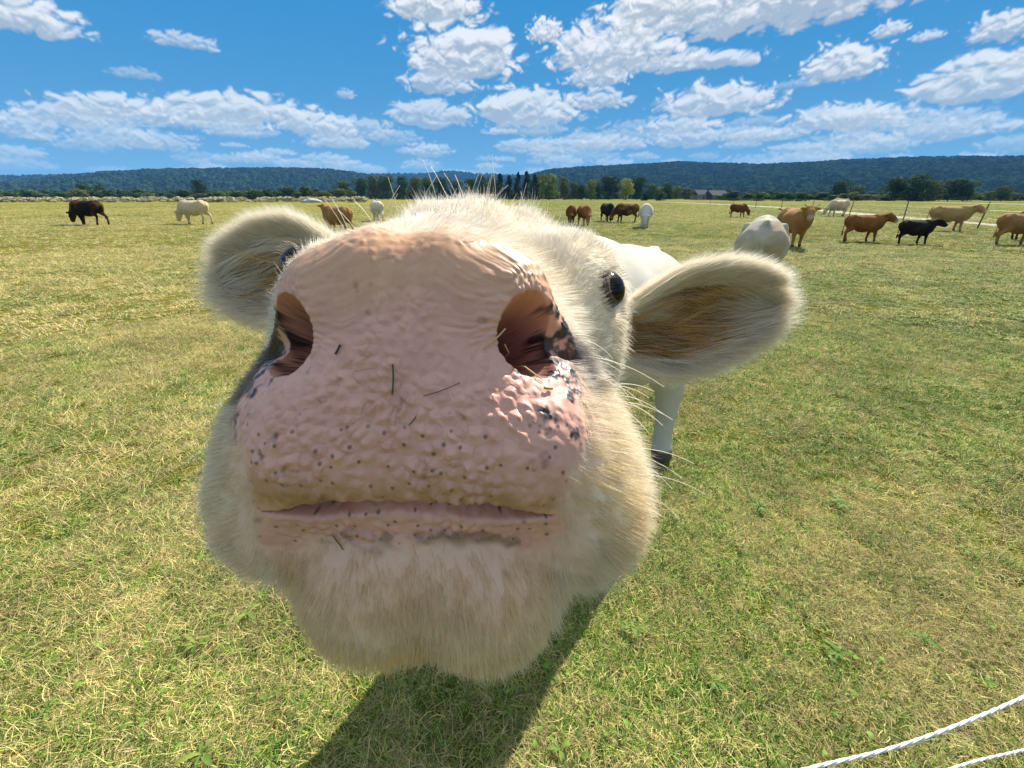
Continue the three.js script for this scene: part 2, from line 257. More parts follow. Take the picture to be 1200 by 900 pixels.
function muzzleLower(X, y, D) {
  const ax = Math.abs(X);
  let d = ell(X - 0.005, y + 0.086, D - 0.242, 0.073, 0.052, 0.046);
  d = smin(d, ell(Math.abs(X - 0.005) - 0.028, y + 0.103, D - 0.236, 0.042, 0.044, 0.043), 0.012);
  d = smin(d, cone(X, y, D, -0.056, -0.074, 0.222, 0.056, -0.074, 0.222, 0.012, 0.012), 0.012);
  return d;
}
function headField(X, y, D) {
  const ax = Math.abs(X);
  let u = muzzleUpper(X, y, D), l = muzzleLower(X, y, D);
  let d = smin(u, l, 0.012);
  // mouth: a real slit that runs back between the lips
  const ml = (lipLine(X) - 0.002) * (0.36 - D) / 0.175, slit = smax(Math.abs(y - ml) - 0.0066 * sstep(0.068, 0.030, ax) * (0.36 - D) / 0.17, smax(ax - 0.064, D - 0.262 + 0.055 * sstep(0.03, 0.064, ax), 0.01), 0.004);
  d = smax(d, -slit, 0.004);
  // bridge of the nose, face, brows, cheeks, jaw, poll
  let h = cone(X, y, D, 0, 0.012, 0.30, 0.02, 0.070, 0.48, 0.086, 0.116);
  h = smin(h, ell(X - 0.035, y - 0.100, D - 0.56, 0.118, 0.102, 0.13), 0.06);
  h = smin(h, ell(ax - (X < 0 ? 0.100 : 0.114), y - (X < 0 ? 0.082 : 0.088), D - 0.425, 0.050, 0.050, 0.07), 0.045);
  h = smin(h, ell(ax - 0.088, y - 0.02, D - 0.47, 0.085, 0.10, 0.13), 0.05);
  h = smin(h, cone(X, y, D, 0, -0.055, 0.27, 0, -0.04, 0.52, 0.062, 0.09), 0.05);
  h = smin(h, cone(X, y, D, 0, 0.04, 0.55, 0, 0.02, 0.80, 0.14, 0.17), 0.06);
  d = smin(d, h, 0.035);
  // eye sockets
  d = smax(d, -(X < 0 ? Math.hypot(X + 0.142, y - 0.110, D - 0.380) - 0.018 : Math.hypot(X - 0.152, y - 0.080, D - 0.366) - 0.020), 0.008);
  // nostrils: a round hole that runs in and back, and a shallow furrow that curls out from it
  const hole = cone(ax, y, D, 0.0650, 0.0240, 0.175, 0.0195, 0.0072, 0.302, 0.0160, 0.0048);
  const curl = Math.min(cone(ax, y, D, 0.060, 0.023, 0.192, 0.076, 0.019, 0.220, 0.009, 0.006), cone(ax, y, D, 0.076, 0.019, 0.220, 0.088, 0.002, 0.236, 0.006, 0.003));
  d = smax(d, -smin(hole, curl, 0.008), 0.006);
  return d;
}
// where the bare, pink nose leather ends and the coat begins: > 0 on leather
function leather(X, y, D) {
  if (Math.abs(X) > 0.012 && Math.abs(y) < 0.05 && D < 0.33 && muzzleUpper(X, y, D) < -0.005) return 0.02;   // the lining of the nostrils
  const n = fbm(X * 60, y * 60, D * 60, 3) * 0.012;
  const top = 0.068 - 0.25 * X * X / 0.08, hw = y > 0 ? lerp(0.081, 0.086, sstep(0, 0.03, y)) : lerp(0.081, 0.068, sstep(0, -0.05, y));
  let m = Math.min(hw - Math.abs(X), (top - y) * 1.0, y + 0.074);
  m = Math.min(m, 0.262 - D - (y > 0.03 ? 0.02 : 0.0));
  return m + n;
}
const hairDir = (X, y, D, out) => {       // which way the coat lies, in the head's frame
  if (y < -0.055 && Math.abs(X) < 0.075 && D < 0.3) out.set(X * 5, -1.0, 0.15 + (y < -0.11 ? 0.4 : 0));
  else if (D < 0.33) out.set(Math.sign(X) * (0.35 + Math.abs(X) * 9), (y + 0.01) * 6 - 0.3, 0.45 + Math.max(0, y) * 6);
  else out.set(X * 2, 0.15 + noise3(X * 22, y * 22, D * 22) * 0.9, 0.9 + noise3(X * 14 + 5, y * 14, D * 14) * 0.7);
  return out.normalize();
};
const hero = new THREE.Group();
const heroFur = [];                       // {p, n, dir, len, r, g, b} gathered while the surface is made
let heroSurface;
{
  const NA = 900, NF = 520, NB = 150, rows = NF + NB;
  const pos = new Float32Array((NA * rows + 1) * 3), loc = new Float32Array((NA * rows + 1) * 3), c0 = [0, 0.0, 0.36];
  const trace = (cx, cy, cd, dx, dy, dd) => {
    let t = 0, s = headField(cx, cy, cd), k = 0;
    while (s < -0.0004 && k++ < 60) { t += Math.max(-s * 0.8, 0.0006); s = headField(cx + dx * t, cy + dy * t, cd + dd * t); if (t > 0.5) break; }
    let a = Math.max(0, t - 0.004), b = t + 0.002;
    for (k = 0; k < 9; k++) { const m = (a + b) / 2; if (headField(cx + dx * m, cy + dy * m, cd + dd * m) < 0) a = m; else b = m; }
    return (a + b) / 2;
  };
  for (let j = 0; j < rows; j++) for (let i = 0; i < NA; i++) {
    const ph = i / NA * Math.PI * 2; let cx = 0, cy, cd, dx, dy, dd;
    if (j < NF) { const q = (j + 0.6) / NF, th = (q * 0.66 + 0.34 * q * q * q * q) * Math.PI / 2; cy = c0[1]; cd = c0[2]; dx = Math.sin(th) * Math.cos(ph); dy = Math.sin(th) * Math.sin(ph); dd = -Math.cos(th); }
    else { const s = (j - NF + 1) / NB; cd = c0[2] + s * s * 0.24 + s * 0.20; cy = c0[1] + 0.06 * sstep(0, 0.7, s); dx = Math.cos(ph); dy = Math.sin(ph); dd = 0; }
    const t = trace(cx, cy, cd, dx, dy, dd), o = (j * NA + i) * 3;
    loc[o] = cx + dx * t; loc[o + 1] = cy + dy * t; loc[o + 2] = cd + dd * t;
  }
  { const t = trace(0, c0[1], c0[2], 0, 0, -1), o = NA * rows * 3; loc[o] = 0; loc[o + 1] = c0[1]; loc[o + 2] = c0[2] - t; }
  const idx = [];
  for (let i = 0; i < NA; i++) idx.push(NA * rows, i, (i + 1) % NA);
  for (let j = 0; j < rows - 1; j++) for (let i = 0; i < NA; i++) { const a = j * NA + i, b = j * NA + (i + 1) % NA, c = a + NA, d = b + NA; idx.push(a, c, b, b, c, d); }
  const g = new THREE.BufferGeometry(); g.setAttribute('position', new THREE.BufferAttribute(loc, 3)); g.setIndex(idx); g.computeVertexNormals();
  const nor = g.attributes.normal.array, col = new Float32Array(loc.length), skinMask = new Float32Array(NA * rows + 1), count = NA * rows + 1;
  const disp = new Float32Array(count);
  for (let v = 0; v < count; v++) {
    const o = v * 3, X = loc[o], y = loc[o + 1], D = loc[o + 2], m = leather(X, y, D), sk = sstep(-0.004, 0.004, m); skinMask[v] = m;
    const ax = Math.abs(X), lower = y < lipLine(X) - 0.002;
    // coat: cream white, with pink skin shining through on the chin, dark pigment beside the nostrils
    const n1 = fbm(X * 25, y * 25, D * 25, 4), n2 = fbm(X * 160, y * 160, D * 160, 3);
    let cr = 0.78 + n1 * 0.10, cg = 0.69 + n1 * 0.11, cb = 0.52 + n1 * 0.12;
    const chin = sstep(0.085, 0.05, ax) * sstep(-0.05, -0.062, y) * sstep(-0.145, -0.10, y) * sstep(0.26, 0.22, D);
    cr = lerp(cr, 0.80, chin * 0.85); cg = lerp(cg, 0.54, chin * 0.85); cb = lerp(cb, 0.38, chin * 0.85);
    const thin = sstep(-0.03, -0.004, m) * sstep(0.29, 0.26, D) * 0.8; cr = lerp(cr, 0.74, thin); cg = lerp(cg, 0.48, thin); cb = lerp(cb, 0.35, thin);   // pink skin where the coat thins out towards the leather
    const dk = sstep(X < 0 ? 0.026 : 0.016, 0.0, Math.hypot((ax - 0.092) * 0.75, (y - 0.012) * 0.42, (D - 0.232) * 0.35) - 0.004 + n1 * 0.012);
    cr = lerp(cr, 0.05, dk * 0.93); cg = lerp(cg, 0.042, dk * 0.93); cb = lerp(cb, 0.042, dk * 0.93);
    let h = n2 * 0.0006;
    if (sk > 0) {
      // nose leather: cobbled with flat pads, creased between the nostrils, smooth over the top
      const crease = sstep(0.012, 0.03, y) * sstep(0.062, 0.045, y) * sstep(0.012, 0.03, ax) * sstep(0.062, 0.045, ax);
      const wx = n1 * 0.5, f = lerp(1, 0.85, sstep(0, -0.03, y));
      const un = 1 + 5 * Math.max(0, D - 0.182), U = X * un, V = y * un;      // unrolled over the front of the nose
      worley2(U * lerp(190, 100, crease) * f + wx + n2 * 0.5, V * lerp(198, 240, crease) * f + wx + n2 * 0.3);
      const pad = sstep(0.0, 0.42, WOR[1] - WOR[0]), dome = Math.min(1, WOR[3]), id = WOR[2];
      const sm = lerp(1.0, 0.36, sstep(0.022, 0.055, y)) * lerp(0.45, 1, sstep(-0.25, 0.2, noise3(X * 26 + 7, y * 26, 2))), lips = sstep(-0.004, -0.024, y);
      let hp = (pad * 0.12 + dome * 1.0 + (id - 0.5) * 0.3) * 0.0012 * sm * (1 + 0.5 * sstep(0.015, -0.01, y) * sstep(0.066, 0.05, ax)) * lerp(0.14, 1, sstep(1.36, 1.10, un)) * lerp(0.6, 1, sstep(0.072, 0.05, ax)) + fbm(X * 34, y * 34, D * 34, 3) * 0.0013;
      h = lerp(h, hp, sk);
      let r = 0.68 + 0.06 * n1, gg = 0.355 + 0.05 * n1, b = 0.265 + 0.05 * n1;
      const warm = sstep(0.02, 0.06, y + n1 * 0.03); r = lerp(r, 0.62, warm); gg = lerp(gg, 0.34, warm); b = lerp(b, 0.18, warm);
      const padTone = (id - 0.5) * 0.10 + n2 * 0.10; r *= 1 + padTone; gg *= 1 + padTone * 1.2; b *= 1 + padTone * 1.2;
      // follicle freckles towards the lip, grime along its edge
      worley2(U * 128 + 9, V * 128 + 3);
      const dot = sstep(0.05 + WOR[2] * 0.09, 0.0, WOR[0] - 0.05) * (WOR[2] > 0.25 ? 1 : 0) * Math.max(lips, 0.9 * sstep(0.045, 0.062, ax) * sstep(0.01, -0.02, y));
      r = lerp(r, 0.10, dot * 0.85); gg = lerp(gg, 0.055, dot * 0.85); b = lerp(b, 0.03, dot * 0.85);
      const grime = sstep(-0.030, -0.050, y + n2 * 0.012) * sstep(-0.056, -0.050, y) * sstep(-0.35, 0.25, n1 + n2 * 0.8) * (lower ? 0 : 1); 
      r = lerp(r, 0.36, grime * 0.85); gg = lerp(gg, 0.18, grime * 0.85); b = lerp(b, 0.05, grime * 0.85);
      const soil = sstep(0.22, 0.5, fbm(X * 90 + 30, y * 90, D * 60, 4) + 0.42 * sstep(-0.062, -0.070, y) * sstep(-0.080, -0.074, y) * sstep(0.056, 0.046, ax));
      r = lerp(r, 0.15, soil * 0.7); gg = lerp(gg, 0.09, soil * 0.7); b = lerp(b, 0.05, soil * 0.7);
      // dark wet pigment at the outer corner of each nostril
      const pg = sstep(0.10, -0.12, Math.hypot((ax - 0.087) * 16, (y - 0.012) * 9, (D - 0.225) * 7) - 0.34 + fbm(X * 110, y * 110, D * 110, 4) * 0.9);
      r = lerp(r, 0.035, pg); gg = lerp(gg, 0.026, pg); b = lerp(b, 0.026, pg);
      if (pg > 0.1) { worley(U * 520, V * 520, D * 300); h += Math.min(1, WOR[3]) * 0.0006 * pg; }
      cr = lerp(cr, r, sk); cg = lerp(cg, gg, sk); cb = lerp(cb, b, sk);
    }
    disp[v] = h; col[o] = cr; col[o + 1] = cg; col[o + 2] = cb;
  }
  for (let v = 0; v < count; v++) for (let c = 0; c < 3; c++) loc[v * 3 + c] -= nor[v * 3 + c] * disp[v];   // this frame is mirrored, so its computed normals point inward
  g.computeVertexNormals();
  const w = new THREE.Vector3();
  for (let v = 0; v < count; v++) { headToWorld(loc[v * 3], loc[v * 3 + 1], loc[v * 3 + 2], w); w.toArray(pos, v * 3); }
  // the frame is mirrored (D runs away from the lens), so the winding made above faces outward in the world
  const surf = new THREE.BufferGeometry(); surf.setAttribute('position', new THREE.BufferAttribute(pos, 3)); surf.setAttribute('color', new THREE.BufferAttribute(col, 3));
  const si = [], hi = []; for (let t = 0; t < idx.length; t += 3) (Math.min(skinMask[idx[t]], skinMask[idx[t + 1]], skinMask[idx[t + 2]]) > 0 ? si : hi).push(idx[t], idx[t + 1], idx[t + 2]);
  surf.setIndex(new THREE.BufferAttribute(Uint32Array.from({ length: si.length + hi.length }, (_, k) => k < si.length ? si[k] : hi[k - si.length]), 1));
  surf.computeVertexNormals();
  heroSurface = { surf, skinCount: si.length, hideIndex: hi, loc, pos, col, leatherAt: skinMask };
}
// ears: a leaf-shaped cup with a thick rim, an outer and an inner face
const earFur = [];
function makeEar(base, tip, side, opening, width, cup) {   // points in the head's frame (X, y, D); side: across the ear, opening: what the cup faces
  const NU = 60, NV = 44, P = [], C = [], I = [], N = [], A = new THREE.Vector3(...base), L = new THREE.Vector3(...tip).sub(A), S = new THREE.Vector3(...side), O = new THREE.Vector3(...opening).normalize();
  S.addScaledVector(L, -S.dot(L) / L.lengthSq()).normalize(); O.addScaledVector(L, -O.dot(L) / L.lengthSq()); O.addScaledVector(S, -O.dot(S)).normalize();
  const wAt = (u) => width * Math.pow(Math.sin(Math.PI * Math.pow(clamp(u * 0.90 + 0.10, 0, 1), 1.1)), 0.5) * lerp(0.55, 1, sstep(0, 0.5, u));
  const v3 = new THREE.Vector3(), w3 = new THREE.Vector3();
  const at = (u, v, inner) => {
    const w = wAt(u), curl = cup * (1 - v * v) * Math.pow(Math.sin(Math.PI * clamp(u * 0.85 + 0.12, 0, 1)), 0.7), th = 0.004 + 0.004 * (1 - v * v);
    return v3.copy(A).addScaledVector(L, u - 0.05 * v * v * (1 - u)).addScaledVector(S, v * w).addScaledVector(O, -curl + 0.02 * Math.sin(u * 3) * v - (inner ? 0 : th) + noise3(u * 4, v * 3, side[0] * 3 + 7) * 0.006);
  };
  for (let f = 0; f < 2; f++) for (let j = 0; j <= NV; j++) for (let i = 0; i <= NU; i++) {
    const u = i / NU, v = j / NV * 2 - 1; at(u, v, f === 0);
    headToWorld(v3.x, v3.y, v3.z, w3); P.push(w3.x, w3.y, w3.z);
    const rim = sstep(0.55, 0.95, Math.abs(v)) + sstep(0.80, 0.98, u), n = noise3(u * 9, v * 6, 3) * 0.12, k = clamp(rim + n, 0, 1);
    if (f === 0) C.push(lerp(0.62, 0.84, k), lerp(0.33, 0.77, k), lerp(0.19, 0.64, k)); else C.push(0.76, 0.69, 0.57);
  }
  const row = NU + 1, half = row * (NV + 1);
  for (let j = 0; j < NV; j++) for (let i = 0; i < NU; i++) { const a = j * row + i, b = a + 1, c = a + row, d = c + 1; I.push(a, b, c, b, d, c, half + a, half + c, half + b, half + b, half + c, half + d); }
  for (let i = 0; i < NU; i++) { const a = i, b = half + i; I.push(a, b, a + 1, a + 1, b, b + 1); const c = NV * row + i, d = half + c; I.push(c, c + 1, d, c + 1, d + 1, d); }
  for (let j = 0; j < NV; j++) { const a = j * row + NU, b = half + a; I.push(a, b, a + row, a + row, b, b + row); }
  const g = new THREE.BufferGeometry(); g.setAttribute('position', new THREE.Float32BufferAttribute(P, 3)); g.setAttribute('color', new THREE.Float32BufferAttribute(C, 3)); g.setIndex(I); g.computeVertexNormals();
  return { g, at: (u, v, inner, out) => { at(u, v, inner); return headToWorld(v3.x, v3.y, v3.z, out); }, S, L, O };
}
// (px, py, depth) of the field of view -> the head's frame
const inHead = (px, py, dep) => { const mx = (px - 600) / 500 * dep, my = (450 - py) / 500 * dep; let D = dep, X = 0; for (let k = 0; k < 4; k++) { X = mx + 0.048 + (D - 0.2) * 0.09; D = dep + X * 0.06; } return [X, my, D]; };
const earR = makeEar(inHead(705, 400, 0.49), inHead(916, 356, 0.53), [0.12, 1, -0.1], [0.05, -0.15, -1], 0.061, 0.048);
const earL = makeEar(inHead(418, 316, 0.49), inHead(258, 326, 0.54), [0.05, 1, 0.1], [0.1, -0.2, -1], 0.052, 0.042);

// coat: tufts of tapered hairs set on the hide
function tuftGeometry(seed, hairs, spread, bend, width, seg = 3) {   // unit length along +y, lying over towards +z
  const R = rng(seed), P = [], I = [];
  for (let h = 0; h < hairs; h++) {
    const a = R() * 6.283, r = Math.sqrt(R()) * spread, bx = Math.cos(a) * r, bz = Math.sin(a) * r, len = 0.65 + R() * 0.5, tx = (R() - 0.5) * 0.45, tz = (R() - 0.5) * 0.3, t = R() * 3.14, wx = Math.cos(t) * width, wz = Math.sin(t) * width, o = P.length / 3;
    for (let s = 0; s <= seg; s++) {
      const q = s / seg, y = len * (q - 0.12 * q * q * bend), z = bz + (tz * q + bend * 0.55 * q * q) * len, x = bx + tx * q * len + (R() - 0.5) * 0.03, k = (1 - q * 0.86) * (1 - 0.2 * q);
      if (s < seg) { P.push(x - wx * k, y, z - wz * k, x + wx * k, y, z + wz * k); } else P.push(x, y, z);
      if (s > 0) { const b = o + (s - 1) * 2; if (s < seg) I.push(b, b + 1, b + 2, b + 1, b + 3, b + 2); else I.push(b, b + 1, b + 2); }
    }
  }
  const g = new THREE.BufferGeometry(); g.setAttribute('position', new THREE.Float32BufferAttribute(P, 3)); g.setIndex(I); g.computeVertexNormals(); return g;
}
const furMat = std(1, 1, 1, 0.75, { transmission: 0.62, specularIntensity: 0.5, side: THREE.DoubleSide }); furMat.name = 'hair';
const lists = { short: [], long: [], chin: [] };
{
  const { hideIndex: hi, loc, pos, col, leatherAt, surf } = heroSurface, N = surf.attributes.normal.array, R = rng(5), n = hi.length / 3, cum = new Float64Array(n);
  let sum = 0;
  const A = new THREE.Vector3(), B = new THREE.Vector3(), Cc = new THREE.Vector3(), dl = new THREE.Vector3(), w0 = new THREE.Vector3(), w1 = new THREE.Vector3(), nn = new THREE.Vector3();
  for (let t = 0; t < n; t++) {
    const a = hi[t * 3] * 3, b = hi[t * 3 + 1] * 3, c = hi[t * 3 + 2] * 3;
    A.fromArray(pos, a); B.fromArray(pos, b).sub(A); Cc.fromArray(pos, c).sub(A); B.cross(Cc);
    const D = loc[a + 2], seen = nn.fromArray(N, a).dot(w0.set(-A.x, CAM_H - A.y, -A.z).normalize());
    sum += B.length() * (D < 0.30 ? 1 : D < 0.40 ? 0.75 : 0.5) * (seen < -0.35 ? 0.12 : 1); cum[t] = sum;
  }
  const TOTAL = 52000;
  for (let k = 0; k < TOTAL; k++) {
    const q = R() * sum; let lo = 0, up = n - 1; while (lo < up) { const m = (lo + up) >> 1; if (cum[m] < q) lo = m + 1; else up = m; }
    const v = hi[lo * 3 + Math.floor(R() * 3)], o = v * 3, X = loc[o], y = loc[o + 1], D = loc[o + 2];
    if ((X < 0 ? Math.hypot(X + 0.142, y - 0.110, D - 0.380) : Math.hypot(X - 0.152, y - 0.080, D - 0.366)) < 0.0135) continue;
    hairDir(X, y, D, dl); headToWorld(X, y, D, w0); headToWorld(X + dl.x * 0.01, y + dl.y * 0.01, D + dl.z * 0.01, w1); w1.sub(w0).normalize();
    nn.fromArray(N, o);
    const edge = sstep(-0.003, -0.02, leatherAt[v]), chin = y < -0.058 && D < 0.28 && Math.abs(X) < 0.064, poll = D > 0.42 && y > 0.1;
    let len = D < 0.3 ? lerp(0.0085, 0.0125, edge) : 0.016 + 0.006 * R(), lift = 0.55;
    if (chin) { len = lerp(0.005, 0.012, sstep(-0.06, -0.09, y)); lift = 0.45; }
    if (poll) { len = 0.018 + 0.016 * R(); lift = 0.6; }
    const k1 = 0.80 + R() * 0.20, dark = col[o] < 0.3 ? 0.6 : 0, up1 = clamp(1.0, 0, 1);
    const mx = chin ? lerp(0.3, 0.05, sstep(-0.07, -0.12, y)) : 0.1 + dark; let r = lerp(1.0, col[o], mx) * k1, g = lerp(chin ? 0.92 : 0.96, col[o + 1], mx) * k1, b = lerp(chin ? 0.76 : 0.88, col[o + 2], mx) * k1;
    if (chin && R() < 0.72 * sstep(-0.115, -0.06, y)) continue;
    const st = sstep(0.05, 0.35, noise3(X * 18, y * 18, D * 18)) * 0.3 * (D < 0.32 && y < -0.02 ? 1 : 0.4); b *= 1 - st * 0.5; g *= 1 - st * 0.15; if (D < 0.32 && y < 0.0) { b *= 0.88; g *= 0.97; }
    (poll ? lists.long : chin ? lists.chin : lists.short).push({ p: new THREE.Vector3().fromArray(pos, o), n: nn.clone(), d: w1.clone(), len: len * (0.7 + R() * 0.6), lift, c: [r, g, b] });
  }
  // ears: pale fringe round the rim, long hair inside
  const R2 = rng(21), pp = new THREE.Vector3(), p1 = new THREE.Vector3(), o1 = new THREE.Vector3();
  for (const [ear, s] of [[earR, 1], [earL, -1]]) for (let k = 0; k < 7000; k++) {
    const rim = k < 4200, u = rim ? Math.pow(R2(), 0.8) : 0.08 + R2() * 0.84, v = rim ? (u > 0.93 ? R2() * 2 - 1 : (R2() < 0.5 ? -1 : 1) * (1 - Math.pow(R2(), 2) * 0.3)) : R2() * 1.8 - 0.9, inner = rim ? R2() < 0.6 : R2() < 0.85;
    ear.at(u, v, inner, pp); ear.at(u + 0.02, v, inner, p1); const d = p1.clone().sub(pp).normalize(); ear.at(u, v * 0.95, inner, p1);
    const out = pp.clone().sub(p1).normalize(); ear.at(u, v, !inner, o1); const nrm = pp.clone().sub(o1).normalize();
    const inside = inner && !rim, kk = 0.85 + R2() * 0.15;
    const dir = rim ? d.multiplyScalar(0.75).addScaledVector(out, 0.8) : d.addScaledVector(out, -0.35 * Math.sign(v) + (R2() - 0.5) * 0.6);
    const tan = inside && R2() < (s > 0 ? 0.85 : 0.4) * sstep(0.85, 0.55, u) * sstep(0.95, 0.6, Math.abs(v + 0.0));
    (inside ? lists.long : lists.short).push({ p: pp.clone(), n: nrm, d: dir.normalize(), len: (rim ? 0.020 + 0.016 * R2() : inside ? 0.030 + 0.034 * R2() : 0.014) * 1.0, lift: rim ? 0.12 : 0.4, c: tan ? (R2() < 0.3 ? [0.36 * kk, 0.20 * kk, 0.07 * kk] : [0.88 * kk, 0.60 * kk, 0.24 * kk]) : [0.98 * kk, 0.93 * kk, 0.82 * kk] });
  }
}
{ // loose golden locks that hang out of the open ear
  const R3 = rng(33), pp = new THREE.Vector3(), p1 = new THREE.Vector3(), o1 = new THREE.Vector3();
  for (const [ear, n] of [[earR, 190], [earL, 90]]) for (let k = 0; k < n; k++) {
    const lock = Math.floor(R3() * 9), q = rng(500 + lock), u = 0.12 + q() * 0.45 + (R3() - 0.5) * 0.05, v = -0.35 + q() * 0.95 + (R3() - 0.5) * 0.12;
    ear.at(u, v, true, pp); ear.at(u + 0.03, v + (q() - 0.5) * 0.12, true, p1); ear.at(u, v, false, o1);
    const kk = 0.8 + R3() * 0.2; lists.long.push({ p: pp.clone(), n: pp.clone().sub(o1).normalize(), d: p1.clone().sub(pp).normalize(), len: 0.045 + 0.03 * R3(), lift: 0.5, c: lock % 3 ? [0.96 * kk, 0.74 * kk, 0.38 * kk] : [0.98 * kk, 0.90 * kk, 0.72 * kk] });
  }
}
function furMesh(name, list, geos) {
  const buckets = geos.map(() => []); list.forEach((h, i) => buckets[i % geos.length].push(h));
  const M = new THREE.Matrix4(), Y = new THREE.Vector3(), Z = new THREE.Vector3(), Xv = new THREE.Vector3(), c = new THREE.Color();
  buckets.forEach((bk, bi) => {
    const im = new THREE.InstancedMesh(geos[bi], furMat, bk.length);
    bk.forEach((h, i) => {
      Y.copy(h.n).multiplyScalar(h.lift).addScaledVector(h.d, 1 - h.lift * 0.5).normalize(); Z.copy(h.d).addScaledVector(Y, -h.d.dot(Y)); if (Z.lengthSq() < 1e-6) Z.set(0, -1, 0); Z.normalize(); Xv.crossVectors(Y, Z);
      const s = h.len; M.makeBasis(Xv.clone().multiplyScalar(s), Y.clone().multiplyScalar(s), Z.clone().multiplyScalar(s)).setPosition(h.p.x - h.n.x * 0.001, h.p.y - h.n.y * 0.001, h.p.z - h.n.z * 0.001);
      im.setMatrixAt(i, M); im.setColorAt(i, c.setRGB(...h.c));
    });
    add(im, name, hero); im.userData.kind = 'stuff';
  });
}
furMesh('coat_hair', lists.short, [tuftGeometry(1, 9, 0.16, 0.5, 0.013), tuftGeometry(2, 9, 0.16, 0.8, 0.013), tuftGeometry(3, 9, 0.18, 0.3, 0.012)]);
furMesh('chin_hair', lists.chin, [tuftGeometry(4, 9, 0.18, 0.4, 0.014), tuftGeometry(5, 9, 0.18, 0.6, 0.014)]);
furMesh('long_hair', lists.long, [tuftGeometry(6, 8, 0.12, 0.9, 0.009, 4), tuftGeometry(7, 8, 0.12, 0.5, 0.009, 4)]);
